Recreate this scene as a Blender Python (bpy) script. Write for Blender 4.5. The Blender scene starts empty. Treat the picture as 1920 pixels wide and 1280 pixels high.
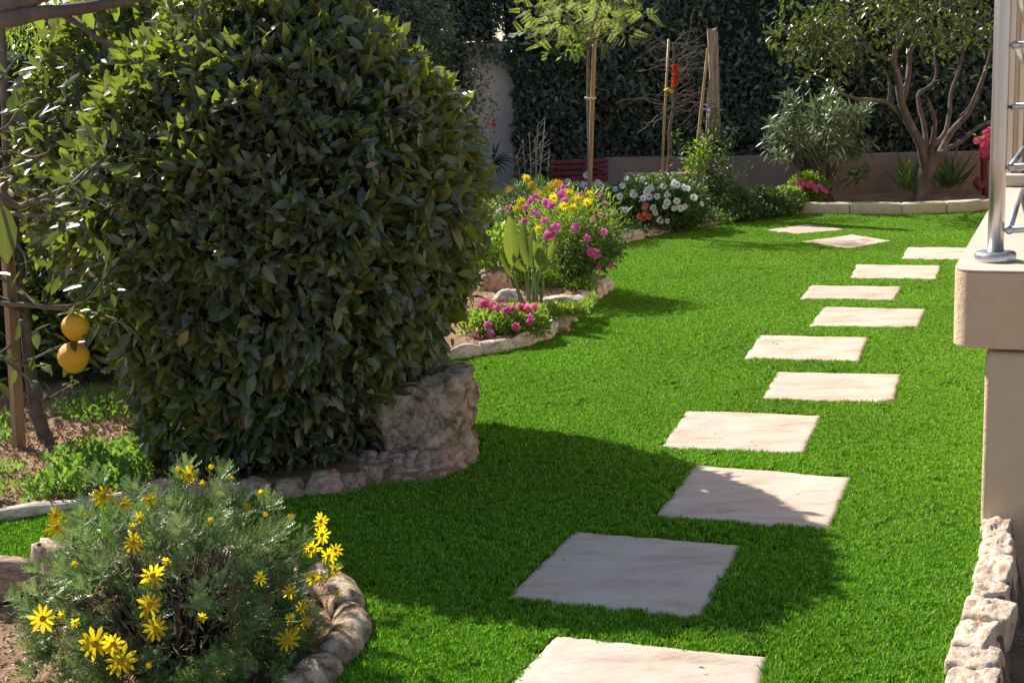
import bpy, bmesh, math, random
import numpy as np
from mathutils import Vector, Matrix, noise

random.seed(7)
RNG = np.random.default_rng(11)
scene = bpy.context.scene
C = scene.collection

# ------------------------------------------------------------------ camera
F_PX, PIT, ROL, CAM_H = 2517.9, 0.202975, -0.0433416, 1.5765
cs, sn_ = math.cos(ROL), math.sin(ROL)
RIGHT = Vector((1, 0, 0)); UPV = Vector((0, math.sin(PIT), math.cos(PIT))); FWD = Vector((0, math.cos(PIT), -math.sin(PIT)))
cam_x = cs * RIGHT + sn_ * UPV
cam_y = -sn_ * RIGHT + cs * UPV
cam_data = bpy.data.cameras.new('camera'); cam = bpy.data.objects.new('camera', cam_data); C.objects.link(cam)
m = Matrix.Identity(4)
for i in range(3):
    m[i][0] = cam_x[i]; m[i][1] = cam_y[i]; m[i][2] = -FWD[i]
m[2][3] = CAM_H
cam.matrix_world = m
cam_data.sensor_width = 36; cam_data.lens = F_PX / 1920 * 36
cam_data.clip_start = 0.05; cam_data.clip_end = 800
scene.camera = cam

# ------------------------------------------------------------------ light
SUN_EL = math.radians(40); SHADOW_DIR = math.radians(-48)       # shadows run to the right and a little towards the camera
to_sun = Vector((-math.cos(SHADOW_DIR) * math.cos(SUN_EL), -math.sin(SHADOW_DIR) * math.cos(SUN_EL), math.sin(SUN_EL)))
world = bpy.data.worlds.new('World'); scene.world = world; world.use_nodes = True
nt = world.node_tree; nt.nodes.clear()
wo = nt.nodes.new('ShaderNodeOutputWorld'); bg = nt.nodes.new('ShaderNodeBackground'); sky = nt.nodes.new('ShaderNodeTexSky')
sky.sky_type = 'NISHITA'; sky.sun_disc = False; sky.sun_elevation = SUN_EL
sky.sun_rotation = math.atan2(to_sun.x, to_sun.y)
bg.inputs['Strength'].default_value = 0.092
nt.links.new(sky.outputs[0], bg.inputs[0]); nt.links.new(bg.outputs[0], wo.inputs[0])
sl = bpy.data.lights.new('sun', 'SUN'); sl.energy = 5.0; sl.angle = math.radians(0.5); sl.color = (1.0, 0.95, 0.86)
so = bpy.data.objects.new('sun', sl); C.objects.link(so); so.rotation_euler = to_sun.to_track_quat('Z', 'Y').to_euler()
scene.view_settings.view_transform = 'Standard'; scene.view_settings.look = 'None'
scene.view_settings.gamma = 1; scene.view_settings.use_curve_mapping = False
scene.view_settings.exposure = 0.68
scene.cycles.max_bounces = 8; scene.cycles.transparent_max_bounces = 4

# ------------------------------------------------------------------ survey helpers (pixel of the 1920x1280 photo -> place in the garden)
def ray(x, y):
    x = x - 960; y = 640 - y
    x, y = cs * x - sn_ * y, sn_ * x + cs * y
    return Vector((x / F_PX, math.cos(PIT) + math.sin(PIT) * y / F_PX, -math.sin(PIT) + math.cos(PIT) * y / F_PX))
def gp(x, y, z=0.0):
    d = ray(x, y); t = (z - CAM_H) / d.z
    return Vector((d.x * t, d.y * t, z))
def at(x, y, Y):
    d = ray(x, y); t = Y / d.y
    return Vector((d.x * t, Y, CAM_H + d.z * t))
def on_ell(x, y, c, r, fallback=None):
    d = ray(x, y); o = Vector((0, 0, CAM_H)) - Vector(c)
    q = Vector((d.x / r[0], d.y / r[1], d.z / r[2])); p = Vector((o.x / r[0], o.y / r[1], o.z / r[2]))
    A = q.dot(q); B = p.dot(q); D = B * B - A * (p.dot(p) - 1)
    if D < 0: return at(x, y, c[1] if fallback is None else fallback)
    t = (-B - math.sqrt(D)) / A
    return Vector((d.x * t, d.y * t, CAM_H + d.z * t))

# ------------------------------------------------------------------ materials
def new_mat(name):
    mt = bpy.data.materials.new(name); mt.use_nodes = True; mt.node_tree.nodes.clear()
    return mt, mt.node_tree
def ramp(nt, cols, src, interp='LINEAR'):
    r = nt.nodes.new('ShaderNodeValToRGB'); r.color_ramp.interpolation = interp
    e = r.color_ramp.elements
    e[0].position = cols[0][0]; e[0].color = (*cols[0][1], 1)
    e[1].position = cols[-1][0]; e[1].color = (*cols[-1][1], 1)
    for p, c in cols[1:-1]:
        k = e.new(p); k.color = (*c, 1)
    nt.links.new(src, r.inputs[0]); return r
def noise_tex(nt, co, scale, detail=5, rough=0.6, dist=0.0):
    n = nt.nodes.new('ShaderNodeTexNoise'); n.inputs['Scale'].default_value = scale; n.inputs['Detail'].default_value = detail
    n.inputs['Roughness'].default_value = rough; n.inputs['Distortion'].default_value = dist
    nt.links.new(co, n.inputs['Vector']); return n
def surf(name, cols, scale=6, rough=0.8, bump=0.3, bscale=40, stretch=(1, 1, 1), metal=0.0, tint=0.0, coords='Object', bdist=0.01, dist=0.0, bump2=None, spec=0.5, cracks=0):
    """rough, mottled material: noise-driven colour, fine relief, a tint that varies from piece to piece"""
    mt, nt = new_mat(name); N = nt.nodes; L = nt.links
    tc = N.new('ShaderNodeTexCoord'); mp = N.new('ShaderNodeMapping'); mp.inputs['Scale'].default_value = stretch
    oi = N.new('ShaderNodeObjectInfo')
    L.new(tc.outputs[coords], mp.inputs[0])
    off = N.new('ShaderNodeMath'); off.operation = 'MULTIPLY'; off.inputs[1].default_value = 37.0; L.new(oi.outputs['Random'], off.inputs[0])
    cx = N.new('ShaderNodeCombineXYZ'); L.new(off.outputs[0], cx.inputs[0]); L.new(off.outputs[0], cx.inputs[1]); L.new(cx.outputs[0], mp.inputs['Location'])
    n1 = noise_tex(nt, mp.outputs[0], scale, 8, 0.65, dist)
    r = ramp(nt, cols, n1.outputs['Fac'])
    col = r.outputs[0]
    if tint:
        hsv = N.new('ShaderNodeHueSaturation'); mr = N.new('ShaderNodeMapRange')
        mr.inputs['To Min'].default_value = 1 - tint; mr.inputs['To Max'].default_value = 1 + tint
        L.new(oi.outputs['Random'], mr.inputs['Value']); L.new(mr.outputs[0], hsv.inputs['Value']); L.new(col, hsv.inputs['Color']); col = hsv.outputs[0]
    b = N.new('ShaderNodeBsdfPrincipled'); o = N.new('ShaderNodeOutputMaterial')
    b.inputs['Roughness'].default_value = rough; b.inputs['Metallic'].default_value = metal; b.inputs['Specular IOR Level'].default_value = spec
    L.new(col, b.inputs['Base Color']); L.new(b.outputs[0], o.inputs[0])
    n2 = noise_tex(nt, mp.outputs[0], bscale, 6, 0.7)
    h = n2.outputs['Fac']
    if cracks:
        v = N.new('ShaderNodeTexVoronoi'); v.feature = 'DISTANCE_TO_EDGE'; v.inputs['Scale'].default_value = cracks
        n3 = noise_tex(nt, mp.outputs[0], cracks * 1.5, 3, 0.6)
        mx = N.new('ShaderNodeMixRGB'); mx.inputs[0].default_value = 0.25; L.new(mp.outputs[0], mx.inputs[1]); L.new(n3.outputs['Color'], mx.inputs[2]); L.new(mx.outputs[0], v.inputs['Vector'])
        mr2 = N.new('ShaderNodeMapRange'); mr2.inputs['From Max'].default_value = 0.06; L.new(v.outputs['Distance'], mr2.inputs['Value'])
        ad = N.new('ShaderNodeMath'); ad.operation = 'MULTIPLY_ADD'; ad.inputs[1].default_value = 0.8; L.new(mr2.outputs[0], ad.inputs[0]); L.new(h, ad.inputs[2]); h = ad.outputs[0]
    bp = N.new('ShaderNodeBump'); bp.inputs['Strength'].default_value = bump; bp.inputs['Distance'].default_value = bdist
    L.new(h, bp.inputs['Height']); L.new(bp.outputs[0], b.inputs['Normal'])
    return mt
def leafmat(name, cols, trans, tfac=0.3, rough=0.4, rib=(0.12, 0.16, 0.06), ribf=0.35, spec=0.5):
    """leaf or petal: colour varies from leaf to leaf, paler midrib, some light passes through"""
    mt, nt = new_mat(name); N = nt.nodes; L = nt.links
    a = N.new('ShaderNodeAttribute'); a.attribute_name = 'rnd'; oi = N.new('ShaderNodeObjectInfo')
    ad = N.new('ShaderNodeMath'); ad.operation = 'ADD'; L.new(a.outputs['Fac'], ad.inputs[0]); L.new(oi.outputs['Random'], ad.inputs[1])
    fr = N.new('ShaderNodeMath'); fr.operation = 'FRACT'; L.new(ad.outputs[0], fr.inputs[0])
    r = ramp(nt, cols, fr.outputs[0])
    ra = N.new('ShaderNodeAttribute'); ra.attribute_name = 'rib'
    pw = N.new('ShaderNodeMath'); pw.operation = 'POWER'; pw.inputs[1].default_value = 5; L.new(ra.outputs['Fac'], pw.inputs[0])
    ml = N.new('ShaderNodeMath'); ml.operation = 'MULTIPLY'; ml.inputs[1].default_value = ribf; L.new(pw.outputs[0], ml.inputs[0])
    mx = N.new('ShaderNodeMixRGB'); L.new(ml.outputs[0], mx.inputs[0]); L.new(r.outputs[0], mx.inputs[1]); mx.inputs[2].default_value = (*rib, 1)
    geo = N.new('ShaderNodeNewGeometry')
    nz = noise_tex(nt, geo.outputs['Position'], 45, 2)
    mr = N.new('ShaderNodeMapRange'); mr.inputs['To Min'].default_value = 0.72; mr.inputs['To Max'].default_value = 1.25; L.new(nz.outputs['Fac'], mr.inputs['Value'])
    hs = N.new('ShaderNodeHueSaturation'); L.new(mr.outputs[0], hs.inputs['Value']); L.new(mx.outputs[0], hs.inputs['Color'])
    b = N.new('ShaderNodeBsdfPrincipled'); b.inputs['Roughness'].default_value = rough; b.inputs['Specular IOR Level'].default_value = spec
    L.new(hs.outputs[0], b.inputs['Base Color'])
    t = N.new('ShaderNodeBsdfTranslucent'); t.inputs[0].default_value = (*trans, 1)
    ms = N.new('ShaderNodeMixShader'); ms.inputs[0].default_value = tfac
    o = N.new('ShaderNodeOutputMaterial'); L.new(b.outputs[0], ms.inputs[1]); L.new(t.outputs[0], ms.inputs[2]); L.new(ms.outputs[0], o.inputs[0])
    return mt

M = {}
M['laurel'] = leafmat('laurel_leaf', [(0, (.026, .035, .020)), (.45, (.070, .082, .040)), (.8, (.125, .132, .068)), (.95, (.165, .175, .07)), (.975, (.26, .25, .06)), (.99, (.34, .20, .06)), (1, (.30, .10, .06))], (.46, .58, .04), .25, .34, (.17, .20, .11), .45, .8)
M['hedge'] = leafmat('hedge_leaf', [(0, (.035, .052, .046)), (.6, (.09, .12, .095)), (.92, (.18, .22, .15)), (1, (.28, .28, .14))], (.16, .26, .06), .15, .36)
M['citrus'] = leafmat('citrus_leaf', [(0, (.022, .040, .018)), (.6, (.045, .07, .028)), (1, (.11, .14, .045))], (.36, .46, .05), .15, .32, (.22, .27, .09), .4)
M['left'] = leafmat('shrub_leaf', [(0, (.022, .045, .02)), (.5, (.055, .09, .035)), (1, (.14, .18, .05))], (.42, .56, .05), .28, .35)
M['weed'] = leafmat('weed_leaf', [(0, (.04, .10, .02)), (.6, (.08, .18, .03)), (1, (.18, .26, .06))], (.35, .6, .06), .4, .5)
M['grey'] = leafmat('grey_green_leaf', [(0, (.04, .085, .025)), (.5, (.12, .21, .07)), (.9, (.34, .44, .18)), (1, (.46, .40, .20))], (.30, .44, .12), .25, .42)
M['dry'] = leafmat('dry_leaf', [(0, (.16, .08, .04)), (.6, (.30, .17, .09)), (1, (.48, .34, .20))], (.3, .18, .08), .15, .8)
M['oleander'] = leafmat('oleander_leaf', [(0, (.09, .13, .07)), (.6, (.19, .24, .14)), (1, (.32, .37, .22))], (.25, .35, .12), .2, .4, (.3, .34, .2), .5)
M['fresh'] = leafmat('fresh_leaf', [(0, (.05, .12, .02)), (.6, (.12, .22, .03)), (1, (.26, .34, .05))], (.45, .65, .05), .4, .45)
M['darkbush'] = leafmat('bush_leaf', [(0, (.03, .07, .02)), (.6, (.05, .11, .03)), (1, (.11, .17, .05))], (.2, .35, .05), .25, .45)
M['mimosa'] = leafmat('mimosa_leaf', [(0, (.10, .15, .04)), (.6, (.18, .24, .06)), (1, (.30, .36, .09))], (.66, .78, .14), .48, .5)
M['paddle'] = leafmat('paddle_leaf', [(0, (.03, .085, .03)), (1, (.08, .16, .05))], (.38, .48, .04), .26, .38, (.30, .36, .16), .7)
M['fan'] = leafmat('fan_leaf', [(0, (.02, .04, .025)), (1, (.04, .06, .035))], (.08, .14, .05), .15, .5)
M['redleaf'] = leafmat('red_leaf', [(0, (.10, .02, .03)), (1, (.22, .03, .05))], (.5, .05, .06), .3, .45)
M['yellow'] = leafmat('yellow_petal', [(0, (.90, .52, .004)), (1, (.95, .66, .008))], (1.0, .78, .015), .7, .6, (.6, .36, .01), .4)
M['magenta'] = leafmat('magenta_petal', [(0, (.60, .06, .34)), (.5, (.74, .12, .48)), (1, (.82, .28, .62))], (.88, .2, .6), .45, .6, (.45, .03, .25), .3)
M['pinkp'] = leafmat('pink_petal', [(0, (.80, .08, .28)), (1, (.88, .20, .45))], (.95, .18, .45), .5, .6, (.5, .03, .2), .3)
M['palepink'] = leafmat('pale_pink_petal', [(0, (.65, .28, .34)), (1, (.78, .42, .42))], (.8, .4, .4), .3, .6, (.5, .2, .2), .2)
M['white'] = leafmat('white_petal', [(0, (.74, .76, .82)), (1, (.84, .84, .86))], (.8, .8, .85), .3, .6, (.6, .6, .75), .3)
M['orangep'] = leafmat('orange_petal', [(0, (.72, .16, .07)), (1, (.80, .25, .12))], (.8, .2, .1), .3, .6)
M['lilac'] = leafmat('lilac_petal', [(0, (.45, .25, .60)), (1, (.60, .38, .72))], (.6, .35, .7), .3, .6)
M['redp'] = leafmat('red_petal', [(0, (.70, .03, .02)), (1, (.80, .06, .03))], (.9, .06, .03), .35, .6)
M['eye'] = surf('flower_centre', [(.3, (.45, .22, .01)), (.7, (.65, .36, .02))], 300, .8, .5, 500)
M['eyedark'] = surf('daisy_centre', [(.3, (.05, .06, .14)), (.7, (.12, .12, .2))], 300, .8, .2, 500)
M['stem'] = surf('green_stem', [(.3, (.12, .18, .06)), (.7, (.22, .28, .10))], 30, .5, .1, 80)
M['twig'] = surf('twig_bark', [(.3, (.10, .075, .055)), (.7, (.24, .19, .15))], 25, .85, .5, 90)
M['bark'] = surf('tree_bark', [(.3, (.07, .052, .045)), (.5, (.13, .10, .085)), (.72, (.27, .22, .19))], 9, .9, .9, 45, (1, 1, .35), bdist=.012)
M['greybark'] = surf('grey_bark', [(.3, (.20, .18, .17)), (.7, (.42, .39, .36))], 12, .9, .5, 60, (1, 1, .4))
M['wood'] = surf('weathered_wood', [(.36, (.11, .085, .075)), (.5, (.24, .20, .175)), (.66, (.40, .35, .31))], 7, .85, .8, 40, (6, 6, .35), bdist=.008)
M['stake'] = surf('stake_wood', [(.3, (.22, .12, .06)), (.5, (.36, .22, .12)), (.72, (.48, .32, .18))], 6, .8, .6, 30, (5, 5, .4), bdist=.006)
M['cane'] = surf('bamboo_cane', [(.3, (.38, .27, .11)), (.7, (.58, .44, .20))], 12, .5, .2, 40, (2, 2, .5))
M['core'] = surf('dark_filler_core', [(.3, (.010, .014, .009)), (.7, (.022, .028, .018))], 20, .95, 1, 40, bdist=.03)  # near-black filler added inside foliage: blocks the sky, stands for inner shade
M['soil'] = surf('garden_soil', [(.25, (.24, .13, .075)), (.5, (.46, .29, .175)), (.75, (.60, .42, .28))], 5, .95, 1.0, 55, bdist=.03, spec=.1)
M['litter'] = leafmat('leaf_litter', [(0, (.22, .13, .08)), (.5, (.42, .28, .17)), (1, (.62, .48, .33))], (.3, .2, .1), .1, .85)
M['stone'] = surf('limestone', [(.30, (.26, .17, .12)), (.42, (.50, .38, .29)), (.53, (.68, .59, .49)), (.7, (.80, .73, .64))], 3.2, .9, .9, 14, tint=.08, bdist=.004, dist=.6, spec=.2)
M['white_stone'] = surf('pale_limestone', [(.34, (.38, .23, .14)), (.43, (.60, .44, .31)), (.54, (.72, .60, .47)), (.7, (.78, .69, .57))], 2.4, .9, 1.0, 9, tint=.10, bdist=.008, dist=.3, spec=.15)
M['boulder'] = surf('brown_limestone', [(.34, (.13, .08, .055)), (.44, (.38, .25, .16)), (.52, (.62, .45, .31)), (.64, (.80, .65, .49))], 19, .92, 1.0, 55, bdist=.02, dist=.2, spec=.15)
M['redstone'] = surf('reddish_stone', [(.32, (.24, .13, .095)), (.5, (.52, .34, .25)), (.66, (.70, .52, .40))], 3.2, .92, .9, 14, tint=.15, bdist=.004, dist=.6, spec=.15)
M['slab'] = surf('quartzite_paver', [(.26, (.30, .19, .13)), (.38, (.50, .375, .285)), (.50, (.58, .465, .37)), (.70, (.64, .55, .46))], 4.5, .6, .8, 26, (.8, 2.2, 1), tint=.06, bdist=.006, dist=.35, spec=.3)
M['stucco'] = surf('tan_stucco', [(.3, (.80, .55, .37)), (.5, (.86, .61, .42)), (.7, (.88, .67, .49))], 3, .9, 1.0, 55, bdist=.012, spec=.15)
M['coping'] = surf('smooth_render', [(.3, (.54, .445, .345)), (.7, (.62, .52, .41))], 4, .7, .15, 90, bdist=.002)
M['rose_wall'] = surf('pinkish_render', [(.3, (.78, .70, .68)), (.7, (.86, .80, .78))], 2.2, .9, .3, 60, (1, 1, .5))
M['brown_wall'] = surf('brown_render', [(.3, (.26, .18, .14)), (.7, (.38, .28, .22))], 2.5, .9, .4, 60)
M['kerb'] = surf('cream_kerb_stone', [(.3, (.50, .43, .32)), (.7, (.68, .60, .47))], 6, .8, .4, 50, tint=.05)
M['steel'] = surf('brushed_steel', [(.3, (.55, .53, .51)), (.7, (.66, .64, .62))], 40, .34, .05, 200, (1, 1, .1), metal=.9)
M['shutter'] = surf('beige_frame', [(.3, (.74, .58, .45)), (.7, (.80, .64, .50))], 2, .55, .05, 60)
M['dark'] = surf('dark_glass', [(.3, (.015, .015, .018)), (.7, (.03, .03, .03))], 2, .1, .0, 60)
M['redpaint'] = surf('red_paint', [(.3, (.13, .018, .026)), (.7, (.22, .03, .04))], 8, .5, .2, 60)
M['lemon'] = surf('lemon_skin', [(.3, (.80, .36, .012)), (.7, (.88, .46, .02))], 8, .42, .9, 120, bdist=.006)
M['tie'] = surf('pale_tie', [(.3, (.42, .44, .26)), (.7, (.50, .52, .32))], 20, .6, .1, 60)
M['ytie'] = surf('yellow_tie', [(.3, (.70, .50, .03)), (.7, (.78, .58, .05))], 20, .6, .1, 60)
M['ribbon'] = surf('red_ribbon', [(.3, (.75, .03, .02)), (.7, (.85, .06, .04))], 20, .5, .1, 60)
M['lawn'] = surf('lawn_backing', [(.3, (.03, .09, .008)), (.7, (.05, .13, .012))], 30, .95, .6, 160)

def grass_mat():
    mt, nt = new_mat('turf_blade'); N = nt.nodes; L = nt.links
    oi = N.new('ShaderNodeObjectInfo'); a = N.new('ShaderNodeAttribute'); a.attribute_name = 'rnd'
    fr = N.new('ShaderNodeMath'); fr.operation = 'MULTIPLY_ADD'; fr.inputs[1].default_value = .16; L.new(oi.outputs['Random'], fr.inputs[0]); L.new(a.outputs['Fac'], fr.inputs[2])
    r = ramp(nt, [(0, (.03, .13, .006)), (.45, (.14, .38, .012)), (.9, (.42, .70, .035)), (1, (.60, .74, .16))], fr.outputs[0])
    geo = N.new('ShaderNodeNewGeometry'); nz = noise_tex(nt, geo.outputs['Position'], 1.1, 4)
    mr = N.new('ShaderNodeMapRange'); mr.inputs['From Min'].default_value = .3; mr.inputs['From Max'].default_value = .7
    mr.inputs['To Min'].default_value = 0.86; mr.inputs['To Max'].default_value = 1.12; L.new(nz.outputs['Fac'], mr.inputs['Value'])
    hs = N.new('ShaderNodeHueSaturation'); L.new(mr.outputs[0], hs.inputs['Value']); L.new(r.outputs[0], hs.inputs['Color'])
    b = N.new('ShaderNodeBsdfPrincipled'); b.inputs['Roughness'].default_value = .5; b.inputs['Specular IOR Level'].default_value = .25
    L.new(hs.outputs[0], b.inputs['Base Color'])
    t = N.new('ShaderNodeBsdfTranslucent'); L.new(hs.outputs[0], t.inputs[0])
    ms = N.new('ShaderNodeMixShader'); ms.inputs[0].default_value = .36
    o = N.new('ShaderNodeOutputMaterial'); L.new(b.outputs[0], ms.inputs[1]); L.new(t.outputs[0], ms.inputs[2]); L.new(ms.outputs[0], o.inputs[0])
    return mt
M['grass'] = grass_mat()

# ------------------------------------------------------------------ object helpers
def tag(o, label=None, cat=None, group=None, kind=None):
    if label: o['label'] = label
    if cat: o['category'] = cat
    if group: o['group'] = group
    if kind: o['kind'] = kind
    return o
def thing(name, loc, label, cat, group=None):
    o = bpy.data.objects.new(name, None); o.empty_display_size = .1; C.objects.link(o); o.location = loc
    return tag(o, label, cat, group)
WM = {}
def link(name, me, parent=None, world=True):
    """link a mesh; its vertices are in garden coordinates unless world is False"""
    o = bpy.data.objects.new(name, me); C.objects.link(o)
    if parent:
        o.parent = parent
        if world: o.location = -wloc(parent)
    return o
def wloc(o):
    v = Vector((0, 0, 0))
    while o: v = v + Vector(o.location); o = o.parent
    return v
class MB:
    """collects vertices and faces, links them as one mesh"""
    def __init__(s): s.V = []; s.T = []; s.Q = []; s.R = []; s.B = []; s.n = 0; s.Tm = []; s.Qm = []
    def add(s, V, T=None, Q=None, rnd=0.0, rib=None, mat=0):
        V = np.asarray(V, dtype=np.float64).reshape(-1, 3); k = len(V)
        s.V.append(V); s.R.append(np.broadcast_to(np.asarray(rnd, dtype=float), (k,)).copy())
        s.B.append(np.zeros(k) if rib is None else rib)
        if T is not None and len(T): T = np.asarray(T, dtype=np.int64); s.T.append(T + s.n); s.Tm.append(np.full(len(T), mat))
        if Q is not None and len(Q): Q = np.asarray(Q, dtype=np.int64); s.Q.append(Q + s.n); s.Qm.append(np.full(len(Q), mat))
        s.n += k; return s
    def scatter(s, tpl, P, Fr, S, rnd, mat=0):
        """copies of a template (V,T,Q,rib) at P (n,3) with frames Fr (n,3,3; columns are the axes) and sizes S (n,) or (n,3)"""
        V, T, Q, rib = tpl; n = len(P); S = np.asarray(S, float)
        if n == 0: return s
        if S.ndim == 1: S = np.repeat(S[:, None], 3, 1)
        X = V[None] * S[:, None, :]
        X = np.einsum('nij,nkj->nki', Fr, X) + P[:, None, :]
        k = len(V); base = (np.arange(n) * k)[:, None, None]
        TT = (T[None] + base).reshape(-1, 3) if len(T) else None
        QQ = (Q[None] + base).reshape(-1, 4) if len(Q) else None
        return s.add(X.reshape(-1, 3), TT, QQ, np.repeat(rnd, k), np.tile(rib, n), mat)
    def mesh(s, name, mats, smooth=True):
        V = np.concatenate(s.V); me = bpy.data.meshes.new(name)
        T = np.concatenate(s.T) if s.T else np.zeros((0, 3), int); Q = np.concatenate(s.Q) if s.Q else np.zeros((0, 4), int)
        loops = np.concatenate([T.ravel(), Q.ravel()]); nT, nQ = len(T), len(Q)
        me.vertices.add(len(V)); me.vertices.foreach_set('co', V.ravel())
        me.loops.add(len(loops)); me.loops.foreach_set('vertex_index', loops)
        me.polygons.add(nT + nQ)
        st = np.concatenate([np.arange(nT) * 3, nT * 3 + np.arange(nQ) * 4]).astype(np.int32)
        me.polygons.foreach_set('loop_start', st)
        me.polygons.foreach_set('material_index', np.concatenate([*(s.Tm or [np.zeros(0, int)]), *(s.Qm or [np.zeros(0, int)])]).astype(np.int32))
        me.polygons.foreach_set('use_smooth', np.full(nT + nQ, smooth))
        a = me.attributes.new('rnd', 'FLOAT', 'POINT'); a.data.foreach_set('value', np.concatenate(s.R).astype(np.float32))
        a = me.attributes.new('rib', 'FLOAT', 'POINT'); a.data.foreach_set('value', np.concatenate(s.B).astype(np.float32))
        me.update(calc_edges=True); me.validate()
        for mt in (mats if isinstance(mats, (list, tuple)) else [mats]): me.materials.append(mt)
        return me
    def build(s, name, mats, parent=None, smooth=True, kind=None):
        o = link(name, s.mesh(name, mats, smooth), parent)
        if kind: o['kind'] = kind
        return o

def unit(v): v = np.asarray(v, float); return v / (np.linalg.norm(v, axis=-1, keepdims=True) + 1e-9)
def frames(d, n):
    """y axis along d, z axis as near n as possible"""
    y = unit(d); x = unit(np.cross(y, n)); z = np.cross(x, y)
    return np.stack([x, y, z], -1)
def rnd3(n): return RNG.normal(size=(n, 3))
def wob(P, f=1.0, seed=0):
    """smooth pseudo-noise in -1..1 for arrays of points"""
    P = np.asarray(P, float) * f; r = np.random.default_rng(seed + 99); s = 0
    for k in range(5):
        w = r.normal(size=3) * (1 + .5 * k); s = s + np.sin(P @ w + r.uniform(0, 6.28)) / (1 + .3 * k)
    return s / 2.4

def leaf_tpl(w=.36, fold=.12, droop=.15, rows=((.3, .9), (.65, .85)), curl=0.0, tipw=0.0):
    """leaf of unit length along +y: base point, rows of three, tip"""
    V = [(0, 0, 0)]; rib = [1]
    for t, k in rows:
        z = -droop * t * t
        V += [(-w / 2 * k, t, z + fold * k * w + curl * math.sin(t * 9)), (0, t, z), (w / 2 * k, t, z + fold * k * w - curl * math.sin(t * 7 + 1))]; rib += [0, 1, 0]
    V.append((0, 1, -droop)); rib.append(1)
    T = [(0, 2, 1), (0, 3, 2)]; Q = []
    nr = len(rows)
    for i in range(nr - 1):
        a = 1 + 3 * i; b = a + 3
        Q += [(a, a + 1, b + 1, b), (a + 1, a + 2, b + 2, b + 1)]
    a = 1 + 3 * (nr - 1); tip = len(V) - 1
    T += [(a, a + 1, tip), (a + 1, a + 2, tip)]
    return np.array(V, float), np.array(T, int), np.array(Q, int).reshape(-1, 4), np.array(rib, float)
LEAF = leaf_tpl()
LEAF_S = leaf_tpl(.42, .15, .15, ((.5, 1.0),))
LEAF_N = leaf_tpl(.17, .1, .12, ((.5, 1.0),))
LEAF_VARS = [leaf_tpl(.36, .12, .18, ((.16, .62), (.42, 1.0), (.72, .78))), leaf_tpl(.42, .2, .05, ((.16, .66), (.42, 1.0), (.72, .74)), .02), leaf_tpl(.34, -.08, .3, ((.16, .6), (.42, 1.0), (.72, .8)), .03), leaf_tpl(.4, .3, -.1, ((.16, .6), (.45, 1.0), (.75, .7)), -.02)]

def tube(path, rad, k=7, jitter=0.0, cap=True):
    P = np.array([list(p) for p in path], float); n = len(P)
    R = np.broadcast_to(np.asarray(rad, float), (n,))
    Tn = np.gradient(P, axis=0); Tn = unit(Tn)
    ref = np.array([0, 0, 1.0]) if abs(Tn[0][2]) < .9 else np.array([1.0, 0, 0])
    V = []; a = unit(np.cross(Tn[0], ref))
    for i in range(n):
        a = unit(a - Tn[i] * np.dot(a, Tn[i])); b = np.cross(Tn[i], a)
        for j in range(k):
            th = 2 * math.pi * j / k; r = R[i] * (1 + (jitter * random.uniform(-1, 1) if jitter else 0))
            V.append(P[i] + (a * math.cos(th) + b * math.sin(th)) * r)
    Q = []
    for i in range(n - 1):
        for j in range(k):
            Q.append((i * k + j, i * k + (j + 1) % k, (i + 1) * k + (j + 1) % k, (i + 1) * k + j))
    T = []
    if cap:
        V.append(P[0]); V.append(P[-1]); c0, c1 = n * k, n * k + 1
        for j in range(k):
            T.append((c0, (j + 1) % k, j)); T.append((c1, (n - 1) * k + j, (n - 1) * k + (j + 1) % k))
    return np.array(V), T, Q
def smooth_path(pts, n=4):
    """Catmull-Rom through the points"""
    P = [Vector(p) for p in pts]; out = []
    if len(P) < 3: return P
    for i in range(len(P) - 1):
        a = P[max(i - 1, 0)]; b = P[i]; c = P[i + 1]; d = P[min(i + 2, len(P) - 1)]
        for s in range(n):
            t = s / n
            out.append(.5 * ((2 * b) + (c - a) * t + (2 * a - 5 * b + 4 * c - d) * t * t + (3 * b - a - 3 * c + d) * t ** 3))
    out.append(P[-1]); return out
def lin(a, b, n): return np.linspace(a, b, n)

def box_mesh(name, verts8, mat, bevel=0.0, seg=2):
    bm = bmesh.new(); vs = [bm.verts.new(v) for v in verts8]
    for f in ((0, 3, 2, 1), (4, 5, 6, 7), (0, 1, 5, 4), (1, 2, 6, 5), (2, 3, 7, 6), (3, 0, 4, 7)): bm.faces.new([vs[i] for i in f])
    if bevel: bmesh.ops.bevel(bm, geom=bm.edges[:], offset=bevel, segments=seg, affect='EDGES', profile=.5)
    me = bpy.data.meshes.new(name); bm.to_mesh(me); bm.free(); me.materials.append(mat)
    for p in me.polygons: p.use_smooth = bevel > 0
    return me
def prism(name, quad, z0, z1, mat, parent=None, bevel=0.0, seg=2):
    """four plan points (counter-clockwise) raised from z0 to z1"""
    v = [(p[0], p[1], z0) for p in quad] + [(p[0], p[1], z1) for p in quad]
    return link(name, box_mesh(name, v, mat, bevel, seg), parent)

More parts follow.
